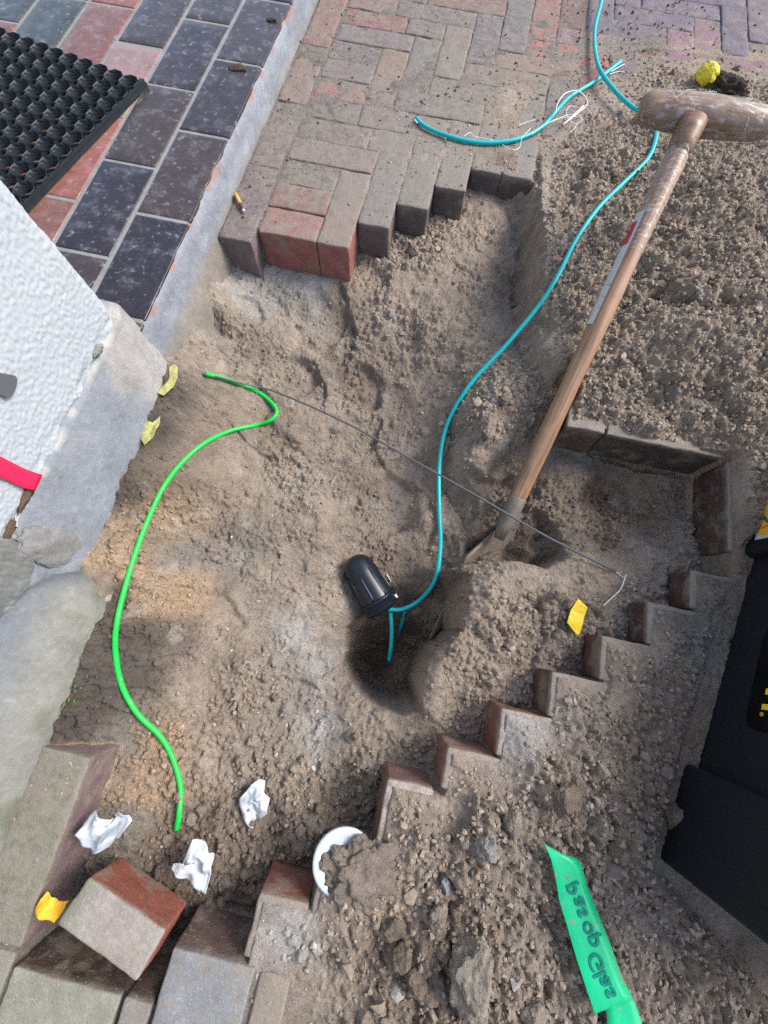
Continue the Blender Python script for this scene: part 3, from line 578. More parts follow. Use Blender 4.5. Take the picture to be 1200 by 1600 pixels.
for i in range(-4, 13):
    for j in range(-9, 15):
        d = (j - i - 1) % 6; xa = X0 + i * U; ya = RY(j)
        if ya + U * .5 > 2.35: continue
        if d == 0:                        # a vertical brick starts here: cells j, j+1, j+2
            if xa > .13 and ya < .985 or (i - 0) + (-5) > j + 0 and xa < .13: pass
            lim = {-4: -9, -3: -8, -2: -7, -1: -6, 0: -5, 1: -4}.get(i, -3)
            if j < lim: continue
            if ('v', i, j) in skip: EDGE.append((xa, xa + U, ya, RY(j + 3))); continue
            cmap = {(-4, -3): (.22, .15, .12), (-3, -2): (.135, .13, .125), (-2, -1): (.20, .175, .145), (-1, 0): (.13, .125, .135), (0, 1): (.125, .125, .13), (1, 2): REDC}
            add_path(xa, xa + U, ya, RY(j + 3), cmap.get((i, j)))
        elif (j - i) % 6 == 0:            # leftmost cell of a horizontal brick: cells i, i+1, i+2
            lim = -4 if i > 0 else -5
            if j < lim + 0 and not (i <= -2): continue
            if j < -6 - i and i > -5 and False: continue
            if i > -5 and j < i - 1 and xa < .13: continue
            if xa > .13 and ya < 1.0: continue
            cmap = {(1, 1): (.27, .125, .11), (0, 0): (.21, .145, .12), (-1, -1): (.21, .16, .125)}
            add_path(xa, xa + 3 * U, ya, RY(j + 1), cmap.get((i, j)))
# cut bricks filling against the border course
for j in range(-9, 15):
    ya = RY(j); xe = X0 - 4 * U
    # cells left of column -4 (cols -6, -5); where the bond runs a horizontal brick through, its free part reaches further
    i = -4; reach = xe
    while reach < .0:
        dd = (j - i) % 6; inv = (j - i - 1) % 6 in (0, 1, 2)
        if inv or dd == 0: break
        # part of a horizontal whose start lies left of col -4
        st = i - ((dd and (6 - dd) % 6) if False else 0)
        k = (j - i) % 6
        if k in (4, 5): reach += U; i += 1
        else: break
    c = REDC if j in (1, -3, -9) else ((.15, .125, .135) if j in (0, -1, -2) else None)
    if j == -9: EDGE.append((-.405, reach, ya, RY(j + 1))); continue
    if reach > xe + U * 1.2:
        add_path(-.405, xe + .04, ya, RY(j + 1), c); add_path(xe + .04, reach, ya, RY(j + 1))
    else: add_path(-.405, reach, ya, RY(j + 1), c)
for k, ya in enumerate([.885, 1.092, 1.299, 1.506, 1.713, 1.92]):
    add_path(-.478, -.409, ya, ya + .2045, [(.16, .13, .13), (.19, .135, .125), (.22, .13, .125), (.16, .135, .13)][k % 4])
EDGE.append((-.478, -.409, .675, .883))
bp = obj('brick_path', np.concatenate(pv), np.concatenate(pf), M_brick, attrs={'col': np.concatenate(pc), 'dust': np.concatenate(pd)}); tag(bp, kind='structure')
EL = {0: 'brick', }
def edge_brick(x0, x1, y0, y1, col, label, dust=.5, zt=0., zb=-.085, seed=0, group='bricks standing along the rim of the pit', top=None):
    v, f = brick_mesh(x0, x1, y0, y1, zt, zb, seed)
    c = np.tile(np.array(col, float), (len(v), 1)); c[:, :] *= (1 + .25 * gn(v[:, 0] * 60 + v[:, 2] * 60, v[:, 1] * 60, seed))[:, None]
    if top is not None:
        t = ss(zt - .006, zt - .001, v[:, 2])[:, None]; c = c * (1 - t) + np.array(top) * t
    o = obj('paving_brick', v, f, M_brick, origin=((x0 + x1) / 2, (y0 + y1) / 2, zb), attrs={'col': c, 'dust': dustv(v, dust) if y0 > .5 else np.full(len(v), dust)})
    return tag(o, label, 'brick', group)
E_INFO = {  # by left edge and lower edge, rounded
    (-.478, .675): ((.15, .115, .115), 'dark lengthwise brick against the porch kerb, cigarette butt on its top', None),
    (-.405, .717): ((.27, .10, .08), 'short red brick laid crosswise at the rim beside the kerb brick', (.26, .13, .11)),
    (-.282, .717): ((.27, .10, .085), 'red-sided brick with worn grey top, lowest step of the zigzag rim under the path', (.22, .17, .14)),
    (-.214, .785): ((.12, .085, .085), 'purplish brick with pale dusty top, second step up from the red-sided brick', (.17, .15, .14)),
    (-.145, .854): ((.11, .08, .075), 'dark-faced brick with greenish grey top, third step up, pale lump of sand at its foot', (.16, .15, .125)),
    (-.077, .922): ((.10, .075, .07), 'dark brown-faced brick with dusty top, fourth step up the zigzag rim', (.18, .155, .135)),
    (-.008, .992): ((.09, .07, .065), 'blackish brick at the top of the zigzag rim, half buried in spilled sand', (.18, .155, .13))}
for k, (a, b, c, d) in enumerate(EDGE):
    best = min(E_INFO, key=lambda q: abs(q[0] - a) + abs(q[1] - c)); inf = E_INFO[best]
    edge_brick(a, b, c, d, inf[0], inf[1], .38, seed=200 + k, top=inf[2])
edge_brick(.0602, .1287, RY(-5), RY(-2), (.09, .07, .06), 'dark brick beside the blackish one, its top hidden under pale sand', .8, seed=299, top=(.2, .17, .14))
TB = (.075, .042, .032)
S_BR = [(.479, .6845, .137, .202, TB, 'dark brown brick end, uppermost step of the stair below the sand slope, nearest the toolbox'),
        (.412, .6175, .069, .135, TB, 'dark brown square brick end, second step, just right of the yellow tape scrap'),
        (.344, .5495, .001, .067, (.11, .05, .04), 'brown brick end with a dark pebble at its foot, third step down'),
        (.273, .4785, -.065, -.001, (.10, .055, .045), 'narrow showing brick end between the pebble brick and the tall reddish one'),
        (.206, .4115, -.132, -.067, (.19, .085, .065), 'tall reddish brick end with pale clean top corner'),
        (.137, .3425, -.189, -.134, (.20, .095, .075), 'pointed reddish brick corner heaped with sand, below the deep hole'),
        (.062, .130, -.39, -.191, (.17, .09, .075), 'brick with brown upper face and whitish mortar crust, above the white disc'),
        (-.003, .060, -.49, -.296, (.10, .055, .045), 'dark brick end behind the half buried white disc'),
        (-.074, -.006, -.423, -.353, (.19, .07, .05), 'orange-red faced brick left of the white disc'),
        (-.162, -.054, -.60, -.427, (.11, .07, .06), 'wide blue-grey paver with dark side at the bottom edge'),
        (-.345, -.205, -.66, -.484, (.055, .035, .03), 'greenish grey paver in the bottom left corner behind the loose brick'),
        (-.202, -.165, -.66, -.484, (.07, .045, .04), 'narrow sunken paver strip between greenish paver and blue-grey paver'),
        (.258, .3265, .412, .60, (.10, .07, .05), 'brick with sandy top and brown end, right behind the spade shaft'),
        (.3295, .535, .412, .479, (.07, .052, .045), 'long dark brick side under the edge of the sand heap'),
        (.5405, .608, .245, .41, (.07, .042, .035), 'dark reddish brick side sunk in sand near the yellow toolbox sticker')]
for k, (a, b, c, d, col, lab) in enumerate(S_BR):
    tp = {4: (.33, .285, .245), 9: (.20, .205, .215), 10: (.22, .225, .18), 11: (.2, .19, .17), 5: (.3, .24, .2), 6: (.34, .3, .26), 3: (.26, .21, .18)}.get(k, (.24, .20, .165))
    edge_brick(a, b, c, d, col, lab, .15 if k in (9, 10, 11) else .3, zt=-.001 + (.004 if k in (9, 10, 11) else 0), seed=300 + k, top=tp)
# muddy bricks at the bottom margin, tops showing
edge_brick(-.049, -.008, -.62, -.427, (.16, .12, .09), 'muddy brick strip at the bottom edge right of the blue-grey paver', .45, zt=.003, seed=330, top=(.24, .195, .15))
edge_brick(-.004, .061, -.70, -.494, (.18, .14, .1), 'mud-smeared brick at the bottom edge below the white disc', .5, zt=.004, seed=331, top=(.25, .21, .165))
# mossy border bricks on the left
edge_brick(-.42, -.346, -.47, -.252, (.165, .115, .115), 'purplish border brick with mossy gritty top beside the footing', .55, zt=.0, seed=340, group='border bricks at lower left', top=(.15, .15, .105))
edge_brick(-.42, -.349, -.69, -.474, (.15, .12, .11), 'grey mossy border brick in the bottom left corner', .55, zt=.0, seed=341, group='border bricks at lower left', top=(.19, .19, .15))

# loose half brick lying askew in the pit
def loose_brick():
    T = [W(140, 1375, .030), W(260, 1460, .030), W(210, 1530, .035), W(85, 1440, .035)]
    c = sum(T, Vector()) / 4; u = ((T[1] - T[0]) + (T[2] - T[3])); lu = u.length / 2; u.normalize(); wv = ((T[0] - T[3]) + (T[1] - T[2])); lw = wv.length / 2
    n = u.cross(wv).normalized(); n = (n + Vector((.02, .10, 0))).normalized() if n.z > 0 else -n; wv = n.cross(u).normalized()
    v, f = rbox(lu, lw, .09, .004, .007); v = roughen(v, .0012, 40, 5); v = roughen(v, .0008, 170, 9); v[:, 2] -= .045
    top = ss(-.007, -.001, v[:, 2] + .004 * n3(v, 90, 3))[:, None]
    col = np.array((.24, .075, .05)) * (1 - top) + np.array((.27, .245, .225)) * top
    moss = (ss(-lu * .25, -lu * .48, v[:, 0]) * top[:, 0])[:, None]; col = col * (1 - .6 * moss) + np.array((.12, .15, .08)) * .6 * moss
    Mx = np.array([list(u), list(wv), list(n)])
    vv = v @ Mx + np.array(list(c)); o = obj('loose_brick', vv, f, M_brick, origin=(c.x, c.y, vv[:, 2].min()), attrs={'col': col, 'dust': top[:, 0] * .35 - .2})
    tag(o, 'loose tilted brick with red side and grey face between white tissues', 'brick')
    return c
loose_brick()

# ------------------------------------------------------------------ porch: kerb + tiles
ZT = .065
porch = thing('porch_step', (-.487, 1.2, -.1), 'raised tiled porch step with cement kerb, red and near-black tiles', 'porch')
def vgrid(n1, n2): ii = (np.arange(n1 - 1)[:, None] * n2 + np.arange(n2 - 1)[None]).ravel(); return np.stack([ii, ii + 1, ii + 1 + n2, ii + n2], 1)
ys = np.concatenate([np.arange(.36, 1.7, .006), np.arange(1.7, 4, .1)]); prof = [(-1.0, ZT - .004), (-.56, ZT - .004), (-.5, ZT - .004), (-.493, ZT - .003), (-.489, ZT - .006), (-.486, ZT - .014)] + [(-.485 + .004 * t ** 2, ZT - .014 - t * .055) for t in np.linspace(.15, 1, 9)] + [(-.474, -.02), (-.470, -.05), (-.468, -.11)]
V = np.array([[(px_, y, pz_) for (px_, pz_) in prof] for y in ys]).reshape(-1, 3)
nn = fbm(V[:, 1] * 18, V[:, 2] * 30, 4, 2); msk = (V[:, 0] > -.496)
V[:, 0] += np.where(msk, .0032 * nn + .002 * gn(V[:, 1] * 9, V[:, 1] * 0, 5), 0); V[:, 2] += np.where(msk, .0008 * fbm(V[:, 1] * 24, V[:, 2] * 20, 3, 6), 0)
cc_ = np.tile(np.array((.23, .25, .285)), (len(V), 1)); lowm = ss(.02, -.015, V[:, 2])[:, None]; cc_ = cc_ * (1 - lowm) + np.array((.21, .185, .155)) * lowm
chip = (ss(.0, .25, gn(V[:, 1] * 26, V[:, 2] * 8, 12)) * ss(.050, .057, V[:, 2]))[:, None]; cc_ = cc_ * (1 - chip) + np.array((.26, .17, .15)) * chip
obj('kerb', V, vgrid(len(ys), len(prof)), M_cem, parent=porch, attrs={'col': cc_})
tv, tf, tcl = [], [], []; n0 = 0
DK = [(.040, .029, .030), (.05, .036, .033), (.030, .024, .027), (.055, .038, .031)]
RD = [(.21, .075, .055), (.24, .09, .07), (.17, .075, .055), (.26, .10, .08)]
tk = 0
for c in range(0, 8):
    xb = -.4905 - c * .1105; xa = xb - .1025
    off = .63 if c in (0, 2, 5) else .7425
    if c in (3, 4, 7): off = .7425
    for j in range(-2, 9):
        ya = off + j * .2235; yb = ya + .2165; tk += 1
        if yb < .30: continue
        step = .006 if c == 0 else .02
        v, f = rbox(xb - xa, yb - ya, .010, .002, step)
        v[:, 2] += ZT - .005; v = v + np.array([(xa + xb) / 2, (ya + yb) / 2, 0])
        v[:, 2] += rng.uniform(-.0006, .0006)
        if c == 0:                        # chipped outer edges
            e = ss(xb - .012, xb, v[:, 0]); v[:, 0] -= e * np.clip(-.001 + .012 * fbm(v[:, 1] * 11, v[:, 1] * 0 + 3.3, 5, 4), 0, .010)
        if c <= 1 or (c == 2 and ya > 1.05): col = DK[(tk * 5 + c) % 4]
        elif c == 2 and ya > .8: col = (.26, .16, .14)
        elif c in (4, 5) and ya > .95: col = (.05, .055, .05)
        else: col = RD[(tk * 3 + c) % 4]
        tv.append(v); tf.append(f + n0); n0 += len(v); tcl.append(np.tile(col, (len(v), 1)))
obj('tile_field', np.concatenate(tv), np.concatenate(tf), M_tile, parent=porch, attrs={'col': np.concatenate(tcl)})
gx = np.linspace(-2.2, -.4935, 60); gy = np.linspace(.3, 4, 60); G1, G2 = np.meshgrid(gy, gx, indexing='ij')
obj('grout_bed', np.stack([G2.ravel(), G1.ravel(), np.full(G1.size, ZT - .0018)], 1), vgrid(60, 60), M_grout, parent=porch)
# mud splat on the tiles
def clod_mesh(c, s, seed, V0=I3V, amp=.30, f1=1.4, rot=0.):
    d = V0.copy(); o = seed * 3.17; g = np.random.default_rng(seed)
    for q in range(13):
        nv = g.standard_normal(3); nv /= np.linalg.norm(nv); h = g.uniform(.62, .92); e = d @ nv - h; d = d - np.where(e > 0, e, 0)[:, None] * nv * .92
    n = n3(d, f1, o) * amp + n3(d, f1 * 2.6, o + 4) * amp * .5 + n3(d, f1 * 6, o + 9) * amp * .3 + n3(d, f1 * 14, o + 5) * amp * .22
    d = d * (1 + n[:, None]); d = d * np.array(s); cr, sr = math.cos(rot), math.sin(rot)
    return d @ np.array([[cr, sr, 0], [-sr, cr, 0], [0, 0, 1]]) + np.array(list(c))
def clod(px, py, s, col, label, seed, rot=0., sink=.3, name='soil_clod', cat='clod', group='clods of dug soil', at=None, amp=.3, f1=1.4):
    p = at or hit(px, py); c = (p.x, p.y, p.z + s[2] * (1 - sink) * .6)
    v = clod_mesh(c, s, seed, rot=rot, amp=amp, f1=f1)
    cl = np.tile(np.array(col, float), (len(v), 1)) * (1 + .22 * gn(v[:, 0] * 90 + v[:, 2] * 50, v[:, 1] * 90, seed))[:, None]
    o = obj(name, v, I3F, M_soil, origin=(p.x, p.y, p.z), attrs={'col': cl}); return tag(o, label, cat, group)
clod(0, 0, (.016, .010, .0035), (.10, .075, .05), 'brown mud splat on the wet dark porch tile', 2, at=W(371, 108, ZT), name='mud_splat', cat='mud', group=None, amp=.6)
clod(0, 0, (.012, .007, .0025), (.09, .07, .05), 'thin mud smear near the top end of the porch tiles', 12, at=W(425, 32, ZT), name='mud_splat', cat='mud', group=None, amp=.6)

# ------------------------------------------------------------------ house wall (> stucco, plinth) and rough pier on its rounded footing
wall = thing('house_wall', (-.6, 0, -.1), 'white rough-stuccoed house wall rising from a grey cement plinth', 'wall')
zz = np.concatenate([np.arange(.112, .60, .0020), np.linspace(.65, 3, 12)]); yy = np.concatenate([np.linspace(-2.4, -.32, 30), np.arange(-.3, .372, .0020)])
A_, B_ = np.meshgrid(zz, yy, indexing='ij')
cor = np.clip((B_ - .352) / .020, 0, 1)    # rounded corner
xs_ = -.4905 - .022 * (1 - np.sqrt(np.clip(1 - cor ** 2, 0, 1)))
st = .0020 * np.clip(gn(B_ * 210, A_ * 160, 3) + .2, 0, .6) + .0013 * fbm(B_ * 330, A_ * 280, 2, 6) + .0016 * gn(B_ * 12, A_ * 12, 8)
low = ss(.135, .112, A_) * np.clip(.5 + 1.6 * gn(B_ * 34, A_ * 60, 15), 0, 1)
xs_ = xs_ + st - .007 * low
yb_ = B_ + .003 * gn(A_ * 40, B_ * 40, 4) * cor
zb_ = A_ + np.where(A_ < .12, .004 * gn(B_ * 40, A_ * 0, 18), 0)
V = np.stack([xs_.ravel(), yb_.ravel(), zb_.ravel()], 1); nV = len(V)
back = []; zc_ = [.112, .5, 1.5, 3]
F1 = vgrid(len(zz), len(yy))
# end face towards the porch and the underside/back as a plain closed body
xb = [-.512, -.6, -1.0, -2.4]; e = []
for z in zz: e += [(x, .372 + .0012 * math.sin(z * 90 + x * 70), z) for x in xb]
E0 = nV; V = np.concatenate([V, np.array(e)]); F2 = []
for i in range(len(zz) - 1):
    a = i * len(yy) + len(yy) - 1; b = a + len(yy)
    F2.append((a, E0 + i * 4, E0 + (i + 1) * 4, b))
    for k in range(3): F2.append((E0 + i * 4 + k, E0 + i * 4 + k + 1, E0 + (i + 1) * 4 + k + 1, E0 + (i + 1) * 4 + k))
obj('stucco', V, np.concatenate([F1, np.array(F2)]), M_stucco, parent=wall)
# plinth
yy = np.arange(-.05, .394, .005); pr = [(-.60, .117), (-.505, .1165), (-.4915, .115), (-.4885, .112)] + [(-.4885 + .0145 * t, .112 - t * .115) for t in np.linspace(.06, 1, 16)] + [(-.4735, -.03), (-.473, -.12)]
V = np.array([[(a, y, b) for a, b in pr] for y in yy]).reshape(-1, 3)
ce = ss(.345, .392, V[:, 1]); V[:, 0] += .0014 * fbm(V[:, 1] * 25, V[:, 2] * 25, 4, 3) - ce ** 3 * .010
endr = ss(.03, -.03, V[:, 1]); V[:, 0] += .006 * endr * gn(V[:, 1] * 40, V[:, 2] * 40, 5)
cp_ = np.tile(np.array((.22, .24, .27)), (len(V), 1)); sm = ss(.27, .30, V[:, 1] + .05 * fbm(V[:, 1] * 14, V[:, 2] * 20, 3, 9))[:, None]; cp_ = cp_ * (1 - sm) + np.array((.31, .30, .29)) * sm
edge = (ss(.1075, .112, V[:, 2]) * ss(-.1, .25, gn(V[:, 1] * 40, V[:, 1] * 0, 8)) * .7)[:, None]; cp_ = cp_ * (1 - edge) + np.array((.42, .41, .36)) * edge
F1 = vgrid(len(yy), len(pr)); V2 = np.array([[(a, .394 + (.0 if k > 2 else .0), b) for k, (a, b) in enumerate(pr)], [(-.62, .396, b) for a, b in pr]]).reshape(-1, 3); V2[:len(pr)] = V[-len(pr):]
F3 = vgrid(2, len(pr))[:, ::-1] + len(V); cp_ = np.concatenate([cp_, np.tile((.3, .29, .28), (len(V2), 1))])
obj('plinth', np.concatenate([V, V2]), np.concatenate([F1, F3]), M_cem, parent=wall, attrs={'col': cp_})
# crumbled brown gaps under the stucco
for k, (py_, L_) in enumerate([(.062, .030), (.018, .022), (.30, .018)]):
    v = clod_mesh((-.489, py_, .122), (.0030, L_ * .75, .0065), 40 + k, V0=I2V, amp=.6, f1=3)
    obj('crumbled_gap', v, I2F, M_ash if k < 2 else M_grout, parent=wall)
foot = thing('concrete_footing', (-.5, -.1, -.1), 'grey concrete footing with rounded nose under a rough grey pier, left edge', 'footing')
pr = [(-.412, -.14), (-.414, -.06), (-.417, 0), (-.421, .015), (-.429, .035), (-.441, .056), (-.456, .075), (-.475, .092), (-.50, .104), (-.54, .112), (-.62, .116), (-.80, .118)]
P_ = []
seq = [(y, 0) for y in np.linspace(-1.6, -.64, 6)] + [(y, 0) for y in np.arange(-.60, -.085, .008)]
NR = 12
rows = []
for y, _ in seq: rows.append([(x, y, z) for x, z in pr])
for k in range(1, NR + 1):                # rounded end, turning round towards the wall
    a = k / NR * math.pi / 2
    rows.append([(-.475 + (x + .475) * math.cos(a) if x > -.475 else x, -.085 + ((x + .475) * .95 * math.sin(a) if x > -.475 else 0) + (.014 * math.sin(a)), z) for x, z in pr])
V = np.array(rows).reshape(-1, 3); V[:, 0] += .0022 * fbm(V[:, 1] * 30, V[:, 2] * 30 + V[:, 0] * 20, 4, 3); V[:, 2] += .0015 * fbm(V[:, 1] * 35, V[:, 0] * 35, 3, 5)
outer = ss(-.475, -.425, V[:, 0])[:, None]; cf_ = np.array((.13, .145, .165)) * (1 - outer) + np.array((.22, .22, .195)) * outer; ms_ = (ss(.05, .35, fbm(V[:, 1] * 16, V[:, 2] * 25, 4, 19)) * ss(.05, .0, V[:, 2]))[:, None]; cf_ = cf_ * (1 - .6 * ms_) + np.array((.09, .11, .05)) * .6 * ms_
obj('rounded_nose', V, vgrid(len(rows), len(pr)), M_cem, parent=foot, attrs={'col': cf_})
zz = np.concatenate([np.arange(.08, .62, .007), np.linspace(.65, 3, 8)]); th = np.linspace(-2.2, 2.2, 150)
A_, B_ = np.meshgrid(zz, th, indexing='ij'); rr = .099 + .003 * fbm(B_ * 5, A_ * 45, 4, 6) + .0018 * gn(B_ * 26, A_ * 230, 8)
V = np.stack([(-.567 + rr * np.cos(B_)).ravel(), (-.055 + rr * np.sin(B_) * 1.05).ravel(), A_.ravel()], 1)
obj('rough_pier', V, vgrid(len(zz), len(th))[:, ::-1], M_cem, parent=foot, attrs={'col': np.tile((.17, .175, .175), (len(V), 1)) * (1 + .5 * gn(B_ * 40, A_ * 250, 9).ravel())[:, None]})
# cement lump bridging plinth and footing
v = clod_mesh((-.486, .010, .030), (.016, .034, .080), 66, amp=.14, f1=2.4); obj('mortar_lump', v, I3F, M_cem, parent=foot, attrs={'col': np.tile((.215, .215, .21), (len(v), 1))})
# grey clip and pink tape on the stucco
def wy(px, py, X):                        # point of the wall plane x = X on a sight line
    d = CAM @ np.array([px - 600., py - 800., FPX]); t = X / d[0]; return Vector((X, d[1] * t, H + d[2] * t))
def plate(P, n, th, mat_, name, label, cat, smooth=False, bulge=0.):
    P = [Vector(p) for p in P]; n = Vector(n).normalized(); k = len(P)
    V = [p for p in P] + [p + n * th for p in P]; F = [tuple(range(k))[::-1], tuple(range(k, 2 * k))] + [(i, (i + 1) % k, k + (i + 1) % k, k + i) for i in range(k)]
    o = obj(name, [list(v) for v in V], F, mat_, origin=tuple(sum(P, Vector()) / k), smooth=smooth); return tag(o, label, cat)
XW = -.4868
plate([wy(-14, 580, XW), wy(20, 586, XW), wy(24, 592, XW), wy(22, 604, XW), wy(16, 618, XW), wy(9, 621, XW), wy(-14, 612, XW)], (1, 0, 0), .003, M_grey, 'wall_clip', 'small dark grey rounded plate fixed on white stucco at left edge', 'plate')
def strip(rows, th, mat_, name, label, cat, parent=None, sub=1):
    """rows: list of (left, right) points; a thin solid ribbon"""
    L_ = catmull([r[0] for r in rows], sub) if sub > 1 else [Vector(r[0]) for r in rows]; R_ = catmull([r[1] for r in rows], sub) if sub > 1 else [Vector(r[1]) for r in rows]
    V = []; F = []; nc = 5
    for a, b in zip(L_, R_):
        for k in range(nc): V.append(a.lerp(b, k / (nc - 1)))
    n = len(V); nr = len(L_)
    nrm = (L_[-1] - L_[0]).cross(R_[0] - L_[0]).normalized()
    for v in V[:n]: V.append(v - nrm * th if nrm.z > 0 else v + nrm * th)
    for i in range(nr - 1):
        for k in range(nc - 1):
            a = i * nc + k; F.append((a, a + 1, a + nc + 1, a + nc)); F.append((n + a, n + a + nc, n + a + nc + 1, n + a + 1))
    bd = [k for k in range(nc)] + [i * nc + nc - 1 for i in range(1, nr)] + [(nr - 1) * nc + k for k in range(nc - 2, -1, -1)] + [i * nc for i in range(nr - 2, 0, -1)]
    for i in range(len(bd)): a, b = bd[i], bd[(i + 1) % len(bd)]; F.append((b, a, a + n, b + n))
    o = obj(name, [list(v) for v in V], F, mat_, origin=tuple(V[0]) if parent is None else None, parent=parent)
    return tag(o, label, cat) if parent is None else o
XT = -.4845
strip([(wy(-16, 704, XT), wy(-16, 744, XT)), (wy(0, 713, XT), wy(0, 746, XT)), (wy(18, 722, XT), wy(17, 753, XT)), (wy(40, 733, XT), wy(36, 762, XT)), (wy(66, 742, XT + .001), wy(54, 767, XT + .001))], -.0006, M_pink, 'pink_tape', 'glossy pink-red tape strip stuck down the white stucco wall', 'tape', sub=3)

# ------------------------------------------------------------------ rubber ring mat
def rubber_mat():
    o_ = W(225, 110, .088); a = Vector((-.074, -.333, 0)).normalized(); b = Vector((-.355, .094, 0)); b = (b - a * b.dot(a)).normalized(); p = .0365; V = []; F = []
    prof = [(.0178, 0), (.0181, .0125), (.0176, .0136), (.0170, .0128), (.0160, .0080), (.0140, .0076), (.0134, .0052), (.0112, .0048), (.0104, .0)]
    n = 16
    def solid(pts, z0, z1):
        k = len(V); m_ = len(pts)
        for z in (z0, z1):
            for q in pts: V.append((q[0], q[1], z))
        F.append(tuple(range(k + m_, k + 2 * m_)))
        for i in range(m_): F.append((k + i, k + (i + 1) % m_, k + m_ + (i + 1) % m_, k + m_ + i))
    def P2(s, t): q = o_ + a * s + b * t; return (q.x, q.y)
    nA, nB = 17, 16
    for i in range(nA):
        for j in range(nB):
            s, t = .010 + (i + .5) * p, .006 + (j + .5) * p; cx, cy = P2(s, t); k = len(V)
            for (r, z) in prof:
                for q in range(n):
                    an = 2 * math.pi * q / n; oc = 1 / math.cos(((an + math.pi / 8) % (math.pi / 4)) - math.pi / 8) if r > .0165 else 1
                    rr = r * oc; ax, bx = math.cos(an) * rr, math.sin(an) * rr
                    V.append((cx + a.x * ax + b.x * bx, cy + a.y * ax + b.y * bx, ZT + .0005 + z))
            for u in range(len(prof) - 1):
                for q in range(n): F.append((k + u * n + q, k + u * n + (q + 1) % n, k + (u + 1) * n + (q + 1) % n, k + (u + 1) * n + q))
            # small ring on the diagonal, between four cups
            if i < nA - 1 and j < nB - 1:
                cx, cy = P2(s + p / 2, t + p / 2); k = len(V)
                for (r, z) in [(.0080, .002), (.0080, .0125), (.0066, .0132), (.0060, .002)]:
                    for q in range(8):
                        an = 2 * math.pi * q / 8; ax, bx = math.cos(an) * r, math.sin(an) * r; V.append((cx + a.x * ax + b.x * bx, cy + a.y * ax + b.y * bx, ZT + .0005 + z))
                for u in range(3):
                    for q in range(8): F.append((k + u * 8 + q, k + u * 8 + (q + 1) % 8, k + (u + 1) * 8 + (q + 1) % 8, k + (u + 1) * 8 + q))
    # straight bevelled border along the near side
    Lm = nA * p + .01
    for (t0, t1, z1) in ((.0, .003, .007), (.003, .0060, .0120)):
        pts = [P2(.006, t0), P2(Lm, t0), P2(Lm, t1), P2(.006, t1)]; solid(pts, ZT + .0005, ZT + z1)
    for i in range(nA):                   # lugs joining border and cups
        s = .010 + i * p; pts = [P2(s - .006, .0060), P2(s + .006, .0060), P2(s + .0035, .014), P2(s - .0035, .014)]; solid(pts, ZT + .0005, ZT + .0105)
    o = obj('rubber_mat', V, F, M_rub, origin=(o_.x, o_.y, ZT), smooth=False); tag(o, 'black rubber ring mat full of round holes lying on the porch tiles', 'doormat')
rubber_mat()

# ------------------------------------------------------------------ cables
def cable(pts, r, mat_, name, label, cat, nseg=10, parent=None, n=8):
    P = catmull(pts, nseg); v, f = tube(P, r, n); o = obj(name, v, f, mat_, origin=tuple(P[0]) if parent is None else None, parent=parent)
    return tag(o, label, cat) if parent is None else o
def G(px, py, lift=.005): p = hit(px, py); q = W(px, py, p.z + lift); return q
main = [W(946, -40, .03), W(940, 0, .022), W(929, 50, .012), W(934, 100, .016), W(955, 135, .022), W(985, 165, .028), W(1018, 185, .034), W(1026, 205, .036), W(1014, 245, .034), W(975, 285, .030), W(935, 325, .024), W(900, 375, .018), W(872, 430, .012), W(840, 480, .0), W(790, 540, -.03), W(735, 600, -.07), W(700, 660, -.11), W(687, 720, -.12), W(686, 790, -.13), W(688, 850, -.145), W(680, 905, -.17), W(655, 938, -.19), W(628, 952, -.197), W(606, 952, -.195)]
for q in range(3, len(main)):
    z_ = gz(main[q].x, main[q].y) + .007
    if main[q].z < z_: p_ = (H - z_) / (H - main[q].z); main[q] = Vector((main[q].x * p_, main[q].y * p_, z_))
cable(main, .0043, M_teal, 'teal_cable', 'long teal fibre duct curving from the path down to the black closure', 'cable')
t2 = thing('cut_cable', W(652, 185, .004), 'short cut teal duct lying on the path with white fibres fraying out', 'cable')
pts = [(650, 184), (664, 197), (690, 209), (730, 220), (770, 223), (810, 217), (845, 200), (868, 175), (890, 152), (925, 130), (950, 112), (970, 96)]
cable([W(x, y, max(.006, hit(x, y).z + .005)) for x, y in pts], .0042, M_teal, 'duct', None, None, parent=t2)
def fibre(pl, z, r=.0006, parent=t2, name='fibre', mat_=M_white): return cable([W(x, y, z) for x, y in pl], r, mat_, name, None, None, parent=parent, n=5)
fibre([(868, 178), (872, 160), (885, 145), (905, 143), (918, 160), (905, 175), (880, 195)], .016, .001)
fibre([(860, 192), (885, 180), (905, 180), (908, 190), (895, 192), (885, 178), (890, 166), (905, 168)], .017)
fibre([(830, 210), (850, 196), (870, 186), (900, 182), (912, 188)], .015)
fibre([(785, 226), (800, 234), (812, 230), (816, 215), (830, 200)], .010)
fibre([(810, 196), (825, 190), (836, 187)], .008); fibre([(725, 213), (735, 207), (742, 213), (770, 219)], .010)
fibre([(890, 207), (898, 200), (902, 192)], .012); fibre([(955, 112), (968, 104), (976, 100)], .014, .0008); fibre([(952, 116), (966, 112), (974, 112)], .013, .0007)
fibre([(648, 187), (652, 192)], .008, .0015)
fibre([(880, 195), (912, 165)], .018, .0013)
gpts = [(322, 584), (345, 590), (385, 604), (412, 618), (432, 640), (424, 656), (400, 664), (360, 673), (320, 692), (285, 722), (256, 760), (232, 810), (213, 860), (196, 915), (183, 970), (180, 1015), (190, 1070), (215, 1115), (250, 1150), (270, 1185), (282, 1230), (280, 1270), (276, 1296)]
gr = thing('green_cable', hit(322, 584), 'bright green duct snaking down the left side of the pit', 'cable')
